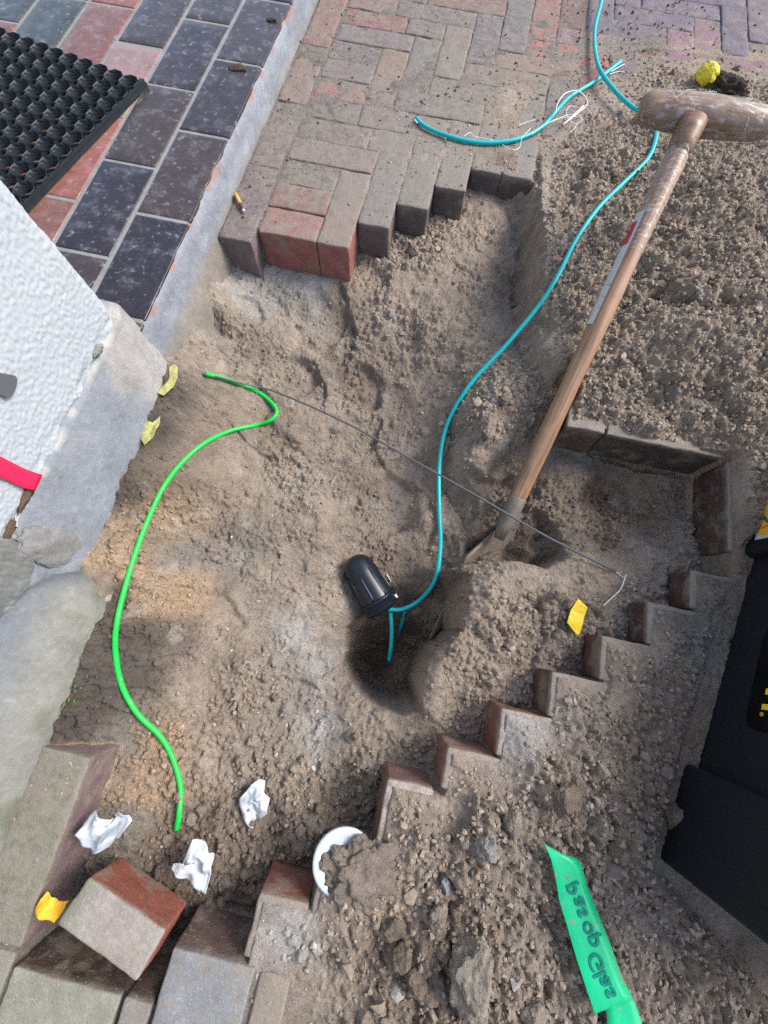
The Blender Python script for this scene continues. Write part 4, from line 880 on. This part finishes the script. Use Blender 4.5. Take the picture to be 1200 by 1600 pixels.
cable([G(x, y, .0032 + .0020 * math.sin(k_ * 1.9) + (.003 if k_ > 20 else 0)) for k_, (x, y) in enumerate(gpts)], .0043, M_green, 'duct', None, None, parent=gr)
rod0 = [G(318, 584, .004), G(345, 590, .010), G(385, 601, .012), G(430, 612, .012)]
e0 = rod0[-1]; e1 = G(962, 893, .004)
mid = []
for t, (x, y) in zip((.2, .4, .6, .8), ((535, 658), (640, 716), (745, 775), (850, 836))):
    z = e0.z + (e1.z - e0.z) * t + .012 * math.sin(t * math.pi); mid.append(W(x, y, z))
rod = thing('fibre_rod', rod0[0], 'thin black fibre cable stretched straight across the pit over the spade foot', 'cable')
cable(rod0 + mid + [e1], .0020, M_grey, 'sheath', None, None, parent=rod)
cable([e1, G(968, 898, .003), G(975, 903, .002)], .0007, M_white, 'bare_fibre', None, None, parent=rod, n=5)
tag(cable([G(978, 898, .006), G(970, 920, .008), G(955, 935, .006), G(943, 946, .002)], .0009, M_white, 'fibre_end', 'loose white fibre bit on sand beside the black rod tip', 'fibre', n=5))
cable([W(610, 956, -.205), W(612, 985, -.213), W(611, 1010, -.223), W(608, 1032, -.238)], .0042, M_teal, 'duct_stub', 'short teal duct stub standing from the hole floor below the closure', 'cable')
v, obj_f = tube(catmull([hit(x, y) + Vector((0, 0, .003)) for x, y in ((632, 955), (630, 964), (628, 972), (625, 984), (622, 996))], 5), [.0012, .0022, .0018, .0034, .0024, .003, .002, .0034, .004, .0028, .0042, .003, .0046, .0034, .004, .0026, .003, .0016, .0024, .0014, .0008], 8); v = roughen(v, .003, 260, 4)
tag(obj('torn_sheath', v, obj_f, M_teal, origin=tuple(hit(628, 972))), 'crumbly torn strip of teal sheath on the soil right of the duct stub', 'shred')
tag(obj('fibre_sliver', *tube([G(604, 897, .002), G(611, 909, .003)], .0012, 5), M_white, origin=tuple(hit(606, 902))), 'white sliver lying beside the black closure', 'fibre')

# ------------------------------------------------------------------ the black dome closure
def closure():
    a = W(559, 885, -.172); b = W(596, 947, -.188); ax = (b - a).normalized(); L_ = (b - a).length; r = .5 * 56 * (H + .18) / FPX * 1.0
    root = thing('cable_closure', (b.x, b.y, -.22), 'black domed cable closure with ribs lying at the edge of the deep hole', 'closure')
    up = Vector((0, 0, 1)); u = (up - ax * up.dot(ax)).normalized(); v_ = ax.cross(u)
    def rev(prof, n=40, ribs=0):
        V = []; F = []
        for (s, rr) in prof:
            for k in range(n):
                an = 2 * math.pi * k / n; q = a + ax * s + (u * math.cos(an) + v_ * math.sin(an)) * rr; V.append(list(q))
        for i in range(len(prof) - 1):
            for k in range(n): F.append((i * n + k, (i + 1) * n + k, (i + 1) * n + (k + 1) % n, i * n + (k + 1) % n))
        F.append(tuple(range(n))); F.append(tuple((len(prof) - 1) * n + k for k in range(n - 1, -1, -1))); return np.array(V), F
    dome = [(-r * .62, .0005), (-r * .60, r * .25), (-r * .50, r * .48), (-r * .32, r * .68), (-r * .05, r * .82), (L_ * .2, r * .88), (L_ * .5, r * .95), (L_ * .78, r * 1.0), (L_ * .80, r * 1.0)]
    d_ = rev(dome); obj('dome', d_[0], d_[1], M_black, parent=root)
    c_ = rev([(L_ * .80, r * .98), (L_ * .805, r * 1.06), (L_ * .84, r * 1.07), (L_ * .85, r * 1.03), (L_ * 1.02, r * 1.02), (L_ * 1.08, r * .9), (L_ * 1.12, r * .6), (L_ * 1.12, .0005)]); obj('collar', c_[0], c_[1], M_black, parent=root)
    for k in range(8):
        an = 2 * math.pi * (k + .35) / 8; dd = u * math.cos(an) + v_ * math.sin(an); P = [a + ax * (L_ * t) + dd * (r * (.86 + .13 * t)) for t in (.12, .3, .5, .7, .8)]
        v, f = tube(P, [.0010, .0026, .0028, .0028, .0028], 6); obj('rib', v, f, M_black, parent=root)
    v, f = tube([a + ax * L_ * .92 + (v_ * -.92 + u * .45) * r * 1.0, a + ax * L_ * 1.0 + (v_ * -.92 + u * .45) * r * 1.02], .0028, 8); obj('plug', v, f, M_white, parent=root)
closure()

# ------------------------------------------------------------------ spade
def spade():
    top = W(1082, 190, .205); bot = W(805, 786, -.085); ax = (bot - top).normalized(); root = thing('spade', bot, 'wooden T-handled spade standing in the pit, grip wrapped in clear film', 'spade')
    wood_grain(M_wood, ax)
    P = [top.lerp(bot, t) for t in np.linspace(0, 1, 40)]; rs = [.0172 - .0014 * t + .0006 * math.sin(t * 17) for t in np.linspace(0, 1, 40)]
    v, f = tube(P, rs, 20); v = roughen(v, .0006, 60, 2); obj('shaft', v, f, M_wood, parent=root)
    ga = W(1001, 168, .20); gb = W(1203, 196, .205); gx_ = (gb - ga); L_ = gx_.length; gx_.normalize(); wood_grain(M_woodd, gx_)
    ts = np.linspace(0, 1, 30)
    def gr_(t): return .0165 + .0095 * math.sin(math.pi * min(1, max(0, .08 + .86 * t))) ** .8
    Pg = [ga.lerp(gb, t) for t in ts]; rg = [gr_(t) * (1 if 0 < k < 29 else .86) for k, t in enumerate(ts)]
    v, f = tube(Pg, rg, 26); v = roughen(v, .0010, 40, 4); obj('grip', v, f, M_woodd, parent=root)
    # wrinkled film round grip and neck
    v, f = tube(Pg[0:29], [x * 1.035 for x in rg[0:29]], 40, cap=False); v = roughen(v, .0030, 45, 8); v = roughen(v, .0012, 150, 3); fl = obj('film_wrap', v, f, M_clear, parent=root)
    v, f = tube(P[1:13], [x * 1.06 for x in rs[1:13]], 30, cap=False); v = roughen(v, .0022, 70, 5); obj('film_wrap', v, f, M_clear, parent=root)
    # creases of the film seen as thin bright folds
    for k in range(9):
        t = random.uniform(.08, .9); an = random.uniform(.4, 2.4); c0 = ga.lerp(gb, t); e1_ = Vector((0, 0, 1)); e1_ = (e1_ - gx_ * e1_.dot(gx_)).normalized(); e2 = gx_.cross(e1_)
        pl = []
        da, dt = random.uniform(.35, .9), random.uniform(-.10, .10)
        for q in range(6):
            aa = an - 1.4 + da * q / 5; tt = min(.97, max(.02, t + dt * q / 5)); c0 = ga.lerp(gb, tt); pl.append(c0 + (e1_ * math.cos(aa) + e2 * math.sin(aa)) * (gr_(tt) * 1.07))
        pl = [q_ + Vector((random.uniform(-1, 1), random.uniform(-1, 1), random.uniform(-.2, .3))) * .0014 for q_ in pl]; v, f = tube(catmull(pl, 3), .00022, 5); obj('film_fold', v, f, M_film, parent=root)
    # raised collar where the grip meets the shaft
    v, f = tube([P[0], P[1], P[2], P[3]], [.021, .0205, .0195, .0180], 20); obj('neck', v, f, M_woodd, parent=root)
    # paper label down the shaft's left flank
    side = (Vector((-1, .15, .35)) - ax * Vector((-1, .15, .35)).dot(ax)).normalized(); s2 = ax.cross(side)
    def lab(t0, t1, w0, w1, r_, mt, nm):
        V = []; F = []; nn_ = 14; mm = 5
        for i in range(nn_):
            t = t0 + (t1 - t0) * i / (nn_ - 1); c0 = top.lerp(bot, t)
            for k in range(mm):
                aa = w0 + (w1 - w0) * k / (mm - 1); V.append(list(c0 + (side * math.cos(aa) + s2 * math.sin(aa)) * r_))
        n = len(V)
        for i in range(nn_ - 1):
            for k in range(mm - 1): q = i * mm + k; F.append((q, q + 1, q + mm + 1, q + mm))
        return obj(nm, V, F, mt, parent=root)
    lab(.22, .50, -.6, .55, .0190, M_lab, 'label'); lab(.245, .30, -.35, .35, .0194, M_red, 'label_print')
    # metal socket and blade
    v, f = tube([bot + ax * s for s in (-.012, -.010, .02, .045, .075)], [.0165, .0172, .0168, .015, .010], 18); v = roughen(v, .0008, 60, 5); obj('socket', v, f, M_steel, parent=root)
    wl = W(724, 864, -.142); wr = W(806, 806, -.136); wdv = (wr - wl); wr2 = wr + wdv * .75
    sidev = wdv.normalized(); nrm = sidev.cross(ax).normalized(); V = []; F = []; nw, nh = 13, 12
    for s_ in (-1, 1):
        for i in range(nh):
            for k in range(nw):
                tt = k / (nw - 1); q = wl.lerp(wr2, tt) + ax * (.20 * i / (nh - 1)) + nrm * (s_ * (.0022 if i else .0030) + .012 * math.cos((tt - .5) * math.pi) - .012)
                V.append(list(q))
    n = nw * nh
    for i in range(nh - 1):
        for k in range(nw - 1): q = i * nw + k; F.append((q, q + 1, q + nw + 1, q + nw)); F.append((n + q, n + q + nw, n + q + nw + 1, n + q + 1))
    bd = [k for k in range(nw)] + [i * nw + nw - 1 for i in range(1, nh)] + [(nh - 1) * nw + k for k in range(nw - 2, -1, -1)] + [i * nw for i in range(nh - 2, 0, -1)]
    for i in range(len(bd)): p_, q_ = bd[i], bd[(i + 1) % len(bd)]; F.append((q_, p_, p_ + n, q_ + n))
    obj('blade', V, F, M_steel, parent=root)
spade()

# ------------------------------------------------------------------ toolbox
def toolbox():
    A0 = W(1040, 1350, .020); C0 = W(1172, 864, .020); u = (C0 - A0); Ltot = u.length; u.normalize(); n = Vector((-u.y, u.x, 0)); n = -n if n.x < 0 else n    # n points away from the pit
    root = thing('toolbox', (A0.x, A0.y, .02), 'big dark blue-black plastic toolbox cut off by the right edge', 'toolbox')
    def box(s0, s1, d0, d1, z0, z1, r=.006, step=.03):
        v, f = rbox(s1 - s0, d1 - d0, z1 - z0, r, step); v = v + np.array([(s0 + s1) / 2, (d0 + d1) / 2, (z0 + z1) / 2])
        return np.stack([A0.x + u.x * v[:, 0] + n.x * v[:, 1], A0.y + u.y * v[:, 0] + n.y * v[:, 1], v[:, 2]], 1), f
    B = W(1072, 1190, .02); sB = (B - A0).dot(u)
    D = W(1112, 1170, .02); dD = (D - A0).dot(n); sC = Ltot
    E_ = W(1182, 872, .02); dE = (E_ - A0).dot(n); di = max(.006, min(dD, dE))
    v, f = box(.02, Ltot + .05, di + .006, .26, -.005, .215); obj('body', v, f, M_box, parent=root)
    v, f = box(0, sB, 0, .26, .0, .205, .007); obj('end_cap', v, f, M_box, parent=root)
    v, f = box(Ltot, Ltot + .18, 0, .26, .0, .205, .007); obj('end_cap', v, f, M_box, parent=root)
    # recessed name plate low on the side, with the ends of yellow letters
    fd = di + .006
    def side(px, py): d = CAM @ np.array([px - 600., py - 800., FPX]); o_ = Vector((0, 0, H)); k = ((A0 + n * (fd)) - o_).dot(n) / Vector(d).dot(n); return o_ + Vector(d) * k
    def panel(pl, th, mt, nm, label=None, off=0.):
        P = [side(*p) - n * off for p in pl]; k = len(P); V = [list(p) for p in P] + [list(p - n * th) for p in P]
        F = [tuple(range(k)), tuple(range(2 * k - 1, k - 1, -1))] + [(i, k + i, k + (i + 1) % k, (i + 1) % k) for i in range(k)]
        return obj(nm, V, F, mt, parent=root, smooth=False, label=label)
    panel([(1199, 985), (1193, 1000), (1172, 1095), (1166, 1125), (1170, 1136), (1180, 1141), (1260, 1160), (1260, 985)], .0012, mat('name_plate', (.002, .002, .003), rough=.3), 'name_plate')
    panel([(1193.5, 1101), (1192, 1109.5), (1240, 1116), (1240, 1106)], .0008, M_yel, 'yellow_letter', off=.0014)
    panel([(1199.5, 1077), (1198, 1086), (1240, 1092), (1240, 1080)], .0008, M_yel, 'yellow_letter', off=.0014)
    c = (1193, 1117.5)
    def ring(r0, r1):
        V = []; F = []; k = 20
        for rr in (r0, r1):
            for q in range(k):
                p = side(c[0] + rr * math.cos(2 * math.pi * q / k), c[1] + rr * math.sin(2 * math.pi * q / k)) - n * .0024; V.append(list(p))
        for q in range(k): F.append((q, (q + 1) % k, k + (q + 1) % k, k + q))
        return V, F
    obj('registered_mark', *ring(2.3, 3.1), M_yel, parent=root)
    panel([(1192, 1115.8), (1192.8, 1115.6), (1192.8, 1119.5), (1192, 1119.5)], .0004, M_yel, 'registered_mark', off=.0020); panel([(1192.8, 1115.8), (1194.4, 1116), (1194.6, 1117.2), (1192.8, 1117.4)], .0004, M_yel, 'registered_mark', off=.0020)
    # sticker on the upper end cap
    fd = 0.0
    panel([(1204, 752), (1179.5, 844), (1230, 834), (1240, 745)], .0006, M_lab, 'sticker_border')
    panel([(1206, 762), (1186, 837), (1230, 829), (1240, 760)], .0006, M_ora, 'warning_sticker', off=.0008)
    for pl in ([(1197, 806), (1192, 812), (1205, 820), (1206, 819)], [(1191, 826), (1190.6, 827.2), (1206, 820), (1206, 818.6)]): panel(pl, .0003, M_grey, 'sticker_print', off=.0016)
toolbox()

# ------------------------------------------------------------------ scraps, tissues, tape
def sheet(poly, name, label, cat, mt, lift=.004, crump=.006, seed=0, level=None, n=44, rings=14, group=None, th=.0006, tiltz=0., curl=0.):
    cx = sum(p[0] for p in poly) / len(poly); cy = sum(p[1] for p in poly) / len(poly); base = hit(cx, cy).z if level is None else level
    g = np.random.default_rng(seed + 100); P = []
    k = len(poly); per = []
    for i in range(k):
        a, b = poly[i], poly[(i + 1) % k]; m_ = max(2, n // k)
        for q in range(m_): per.append((a[0] + (b[0] - a[0]) * q / m_, a[1] + (b[1] - a[1]) * q / m_))
    n = len(per); V = []; F = []
    dirs = [(math.cos(t), math.sin(t)) for t in g.random(7) * 6.28]; ph = g.random(7) * 6.28; fr = g.uniform(90, 330, 7)
    for r in range(1, rings + 1):
        for (x, y) in per:
            s = r / rings; w_ = W(cx + (x - cx) * s, cy + (y - cy) * s, base + lift); z = 0
            for (dx, dy), p_, f_ in zip(dirs, ph, fr):
                u_ = (w_.x * dx + w_.y * dy) * f_ + p_; z += abs(((u_ / math.pi) % 2) - 1) - .5
            z = z / 2.2 * crump + curl * s * s + .3 * crump * mnoise.noise(Vector((w_.x * 150, w_.y * 150, seed)))
            V.append((w_.x, w_.y, w_.z + max(z, -lift * .6) + tiltz * (w_.y)))
    V.append(tuple(W(cx, cy, base + lift + crump * .3))); c0 = len(V) - 1
    for q in range(n): F.append((c0, q, (q + 1) % n))
    for r in range(rings - 1):
        for q in range(n): F.append((r * n + q, (r + 1) * n + q, (r + 1) * n + (q + 1) % n, r * n + (q + 1) % n))
    m_ = len(V); V2 = V + [(x, y, z - th) for x, y, z in V]; F2 = F + [tuple(i + m_ for i in f[::-1]) for f in F]
    b0 = (rings - 1) * n
    for q in range(n): F2.append((b0 + q, b0 + q + m_, b0 + (q + 1) % n + m_, b0 + (q + 1) % n))
    o = obj(name, V2, F2, mt, origin=tuple(W(cx, cy, base))); return tag(o, label, cat, group)
TG = 'crumpled white tissues around the loose brick'
sheet([(148, 1267), (162, 1275), (168, 1284), (178, 1278), (180, 1270), (190, 1269), (199, 1276), (204, 1284), (196, 1300), (182, 1310), (168, 1325), (150, 1333), (136, 1330), (122, 1328), (124, 1300), (132, 1282)], 'crumpled_tissue', 'much wrinkled white tissue leaning on the upper left corner of the loose brick', 'tissue', M_paper, .012, .016, 1, level=-.02, group=TG)
sheet([(300, 1312), (314, 1314), (324, 1325), (325, 1334), (334, 1336), (330, 1360), (322, 1396), (300, 1386), (283, 1372), (265, 1360), (272, 1348), (284, 1352)], 'crumpled_tissue', 'smooth folded white tissue between loose brick and dark brick', 'tissue', M_paper, .010, .009, 2, level=-.06, group=TG)
sheet([(392, 1226), (404, 1219), (413, 1222), (412, 1238), (421, 1248), (418, 1270), (404, 1284), (396, 1294), (388, 1290), (378, 1275), (372, 1250), (385, 1236)], 'crumpled_tissue', 'crumpled white tissue on the soil between green duct and white disc', 'tissue', M_paper, .010, .012, 3, group=TG)
sheet([(903, 935), (918, 949), (906, 990), (902, 993), (886, 973), (892, 953)], 'tape_scrap', 'bright yellow tape scrap on sand beside the brown brick ends', 'tape', M_yel, .012, .002, 4)
sheet([(74, 1393), (80, 1403), (92, 1409), (110, 1405), (84, 1442), (66, 1434), (52, 1424), (62, 1406)], 'tape_scrap', 'orange-yellow tape scrap at the left corner of the loose brick', 'tape', M_ora, .006, .006, 5, level=.0)
sheet([(271, 568), (277, 573), (277, 590), (270, 604), (256, 618), (244, 614), (256, 604), (264, 590), (264, 574)], 'yellow_flake', 'upper yellow paint flake at the foot of the plinth', 'paint flake', M_ypaint, .003, .003, 6, group='yellow paint flakes by the plinth')
sheet([(250, 650), (248, 666), (240, 682), (226, 696), (219, 686), (220, 668), (228, 656), (238, 660)], 'yellow_flake', 'lower broader yellow paint flake at the foot of the plinth', 'paint flake', M_ypaint, .003, .003, 7, group='yellow paint flakes by the plinth')
# green marker tape with see-through print
def marker_tape():
    L_ = [(851, 1317), (862, 1345), (871, 1385), (874, 1405), (886, 1445), (899, 1490), (915, 1540), (930, 1584)]
    R_ = [(853, 1320), (880, 1334), (906, 1346), (917, 1383), (936, 1430), (952, 1470), (970, 1520), (990, 1562)]
    base = [.052, .046, .042, .041, .042, .042, .041, .040]
    rows = []; lift = [.022, .014, .010, .009, .010, .010, .010, .010]
    zz_ = [max(hit(*l).z, hit(*r).z, hit((l[0] + r[0]) / 2, (l[1] + r[1]) / 2).z) for l, r in zip(L_, R_)]; tf_ = np.polyfit([l[1] for l in L_], zz_, 1)
    def tz(y): return float(np.polyval(tf_, y)) + .012
    rows = [(W(*l, tz(l[1]) + a_ - .008), W(*r, tz(r[1]) + (a_ - .010) * .5)) for l, r, a_ in zip(L_, R_, lift)]
    root = thing('marker_tape', rows[0][0], 'torn green warning tape with mirrored lettering on the sand at bottom', 'tape')
    strip(rows, .0006, M_tape, 'tape_strip', None, None, parent=root, sub=4)
    strip([(W(945, 1555, tz(1560) - .003), W(984, 1550, tz(1560) - .003)), (W(948, 1585, tz(1585) - .003), W(999, 1586, tz(1585) - .003)), (W(952, 1640, tz(1640) - .002), W(1012, 1640, tz(1640) - .002))], .0006, M_tape, 'tape_tail', None, None, parent=root, sub=3)
    # letters, one by one, mirrored as seen through the back of the tape
    L2 = [('p', 891, 1391), ('a', 903, 1411), ('s', 907, 1428), ('o', 916, 1452), ('p', 925, 1472), ('G', 931, 1504), ('l', 937, 1523), ('a', 943, 1536), ('s', 951, 1554)]
    for ch, x, y in L2:
        cu = bpy.data.curves.new('t', 'FONT'); cu.body = ch; cu.size = 1; cu.extrude = 0; cu.offset = .018; cu.align_x = 'CENTER'; tmp = bpy.data.objects.new('t', cu); COL.objects.link(tmp)
        dg = bpy.context.evaluated_depsgraph_get(); me = bpy.data.meshes.new_from_object(tmp.evaluated_get(dg)); bpy.data.objects.remove(tmp)
        v = np.array([q.co[:] for q in me.vertices]); f = [tuple(p.vertices) for p in me.polygons]; bpy.data.meshes.remove(me)
        dn = (W(951, 1554, tz(1554)) - W(891, 1391, tz(1391))).normalized(); lf = Vector((dn.y, -dn.x, 0)).normalized(); lf = -lf if lf.x > 0 else lf
        s = .0240; c = W(x, y, tz(y) + .0022)
        vv = [list(c + dn * (q[0] * s) + lf * ((q[1] - .35) * s)) for q in v]
        obj('letter', vv, [ff[::-1] for ff in f], M_ink, parent=root, smooth=False)
marker_tape()
# white disc half buried
def disc():
    c = W(537, 1348, .0045); r = .0405; root_o = (c.x, c.y, c.z); V = []; F = []; n = 48
    nv = Vector((.10, -.03, 1)).normalized(); u = nv.orthogonal().normalized(); v_ = nv.cross(u)
    for (rr, h) in ((.0, .0), (.75, 0), (.80, .0015), (.93, .0015), (1.0, .0005), (1.0, -.004), (.0, -.004)):
        for k in range(n):
            a = 2 * math.pi * k / n; V.append(list(c + (u * math.cos(a) + v_ * math.sin(a)) * max(rr, .001) * r + nv * h))
    for i in range(6):
        for k in range(n): F.append((i * n + k, i * n + (k + 1) % n, (i + 1) * n + (k + 1) % n, (i + 1) * n + k))
    tag(obj('plastic_disc', V, F, M_disc, origin=root_o), 'round white plastic disc half buried in sand at the brick edge', 'disc')
disc()
for k, (x, y, a, b, c_) in enumerate([(524, 1330, .006, .007, .003), (506, 1352, .005, .007, .003), (566, 1374, .047, .043, .009)]):
    p = W(x, y, .010); v = clod_mesh((p.x, p.y, p.z), (a, b, c_), 80 + k, amp=.5, f1=2.2)
    o = obj('sand_lump', v, I3F, M_soil, origin=(p.x, p.y, p.z), attrs={'col': np.tile((.25, .205, .165), (len(v), 1)) * (1 + .2 * gn(v[:, 0] * 120, v[:, 1] * 120, k))[:, None]})
    tag(o, ['upper sand crumb stuck on the white disc', 'lower sand crumb stuck on the white disc', 'sand pile hiding the lower right half of the white disc'][k], 'sand', 'sand crumbs on the white disc')
# cigarette butt
ct = thing('cigarette_butt', W(374, 315, .002), 'burnt cigarette butt on a dusty brick beside the porch kerb', 'cigarette butt')
pa, pb, pc_ = W(368, 303, .006), W(376, 319, .006), W(380, 328, .006)
v, f = tube([pa, pa.lerp(pb, .5), pb], .0038, 12); obj('filter', v, f, M_tan, parent=ct)
v, f = tube([pb, pb.lerp(pc_, .5), pc_], [.0038, .0036, .0024], 12); v = roughen(v, .001, 300, 2); obj('burnt_tip', v, f, M_ash, parent=ct)
v, f = tube([pc_, pc_ + (pc_ - pb) * .25], [.0030, .0022], 10); obj('paper_end', v, f, M_paper, parent=ct)
# yellow-topped lump by the heap
p = W(1120, 122, .03)
yl = thing('painted_lump', (p.x, p.y, 0), 'dark root lump with bright yellow painted end above the spade grip', 'lump')
v = clod_mesh((p.x + .03, p.y - .012, .022), (.048, .026, .024), 91, amp=.45, f1=2.4, rot=-.3); obj('dark_lump', v, I3F, M_soil, parent=yl, attrs={'col': np.tile((.075, .06, .045), (len(v), 1))})
v = clod_mesh((p.x - .022, p.y + .010, .026), (.026, .023, .024), 92, amp=.18); obj('yellow_end', v, I3F, M_cap, parent=yl)
# weed
wp0 = hit(112, 1078); wd_ = thing('weed', wp0, 'tiny green weed sprouting beside the footing', 'weed')
for k in range(11):
    an = k * 2.4; r_ = .006 + .005 * (k % 3); c = wp0 + Vector((math.cos(an) * r_, math.sin(an) * r_ * 1.2, .004 + .002 * (k % 3))); d = Vector((math.cos(an), math.sin(an), .3)); s_ = Vector((-d.y, d.x, 0)) * .0022
    V = [c - d * .004, c + s_, c + d * .005, c - s_]; V = V + [q - Vector((0, 0, .0004)) for q in V]
    obj('leaf', [list(q) for q in V], [(0, 1, 2, 3), (7, 6, 5, 4), (0, 4, 5, 1), (1, 5, 6, 2), (2, 6, 7, 3), (3, 7, 4, 0)], M_leaf, parent=wd_)
# ------------------------------------------------------------------ clods and stones
SA, GR_, BR_, PK = (.29, .24, .19), (.36, .34, .31), (.21, .165, .125), (.17, .165, .155)
CL = [(762, 668, .030, .042, .022, SA, 'pale angular clod left of the spade shaft above the rod'), (788, 625, .022, .020, .016, SA, 'smaller pale clod just above the angular one by the shaft'),
      (644, 394, .026, .022, .018, SA, 'pale sand lump at the foot of the third zigzag brick'), (612, 490, .016, .016, .010, GR_, 'whitish mortar lump in the upper middle of the pit'), (660, 500, .007, .006, .004, (.45, .38, .28), 'tiny cream chip right of the whitish mortar lump'),
      (812, 576, .007, .005, .004, (.48, .42, .33), 'tiny cream chip between teal duct and spade shaft'), (393, 458, .009, .006, .005, (.2, .23, .28), 'small blue-grey chip under the red bricks'), (906, 1043, .010, .010, .008, PK, 'dark pebble at the foot of the brown brick end'),
      (735, 1510, .046, .062, .040, (.31, .27, .22), 'largest rough clod at the bottom left of the green tape'), (762, 1318, .024, .026, .018, (.30, .28, .26), 'grey angular clod above left of the green tape tip'), (800, 1282, .032, .018, .015, SA, 'long tan clod lying slantwise above the green tape'),
      (880, 1245, .030, .036, .022, BR_, 'big brown clod in the middle of the lower sand slope'), (696, 1382, .010, .016, .010, (.30, .31, .32), 'small smooth grey stone on the lower sand'), (832, 1575, .022, .026, .018, SA, 'round clod at the bottom edge left of the tape tail'),
      (630, 1490, .022, .030, .022, BR_, 'brown clod left of the largest rough clod'), (650, 1530, .018, .026, .018, BR_, 'lower brown clod left of the largest rough clod'), (618, 1450, .016, .022, .014, BR_, 'upper brown clod above the pair of brown clods'),
      (685, 1430, .020, .020, .014, SA, 'tan clod just above the largest rough clod'), (1050, 1270, .030, .020, .018, BR_, 'long brown clod touching the toolbox corner side'), (1010, 1230, .018, .014, .012, BR_, 'small brown clod up and left of the toolbox-side clod'), (1040, 1205, .014, .018, .010, (.24, .2, .16), 'flat clod beside the toolbox end cap'),
      (830, 930, .014, .014, .010, (.36, .29, .22), 'tan stone on the ridge left of the yellow scrap'), (826, 950, .009, .008, .006, GR_, 'small grey stone under the tan stone on the ridge'), (870, 930, .013, .012, .008, BR_, 'brown clod on the ridge just left of the yellow scrap'),
      (958, 1325, .016, .014, .010, BR_, 'brown clod on the sand between tape tip and toolbox'), (1150, 1400, .012, .010, .008, BR_, 'small clod against the bottom of the toolbox'), (470, 1300, .018, .016, .013, SA, 'pale clod in the pit right of the upright tissue'), (450, 1262, .014, .018, .012, (.26, .22, .18), 'clod in the pit between tissue and dark brick'),
      (500, 1262, .012, .012, .009, BR_, 'brown clod in the pit above the white disc'), (345, 1270, .014, .012, .010, BR_, 'brown clod beside the lower end of the green duct'), (300, 1278, .016, .013, .010, SA, 'tan clod right of the green duct end'), (262, 1310, .015, .013, .010, (.26, .22, .18), 'clod touching the top of the loose brick'),
      (430, 1090, .013, .011, .008, BR_, 'brown clod on the pale slope below the closure'), (342, 1098, .008, .007, .006, (.40, .26, .17), 'small orange-tan stone left on the pale slope'), (555, 1150, .012, .010, .008, BR_, 'clod below the mouth of the deep hole'), (320, 1081, .007, .007, .005, GR_, 'small white-grey stone on the pale slope'),
      (1092, 458, .013, .009, .008, (.42, .40, .36), 'whitish chip high on the sand heap'), (975, 568, .014, .012, .010, (.34, .29, .24), 'pale clod on the sand heap right of the shaft'), (1060, 610, .010, .008, .006, (.30, .33, .36), 'blue-grey chip on the lower sand heap'),
      (168, 935, .009, .013, .005, (.42, .38, .34), 'pale shell-like chip left of the green duct'), (404, 940, .008, .006, .004, (.42, .41, .38), 'grey chip on the smooth middle slope'), (355, 983, .004, .007, .004, (.55, .53, .48), 'little white chip on the crack of the middle slope'),
      (960, 275, .018, .014, .012, BR_, 'brown clod on the heap crest left of the shaft'), (1150, 110, .016, .012, .010, (.24, .2, .16), 'clod at the heap edge right of the yellow-ended lump'), (1050, 115, .012, .010, .008, BR_, 'clod at the heap edge left of the yellow-ended lump')]
for k, (x, y, a, b, c_, col, lab) in enumerate(CL):
    clod(x, y, (a * .62, b * .62, c_ * .7), col, lab, 100 + k, rot=k * 1.1 if k not in (8, 0, 9) else 0., name='stone' if 'stone' in lab or 'chip' in lab or 'pebble' in lab else 'soil_clod', cat='stone' if 'stone' in lab or 'chip' in lab or 'pebble' in lab else 'clod', group='stones and chips in the soil' if 'stone' in lab or 'chip' in lab or 'pebble' in lab else 'clods of dug soil')
for o in bpy.data.objects:
    if '_o' in o: del o['_o']
for M in bpy.data.materials:
    if '_' in M: del M['_']
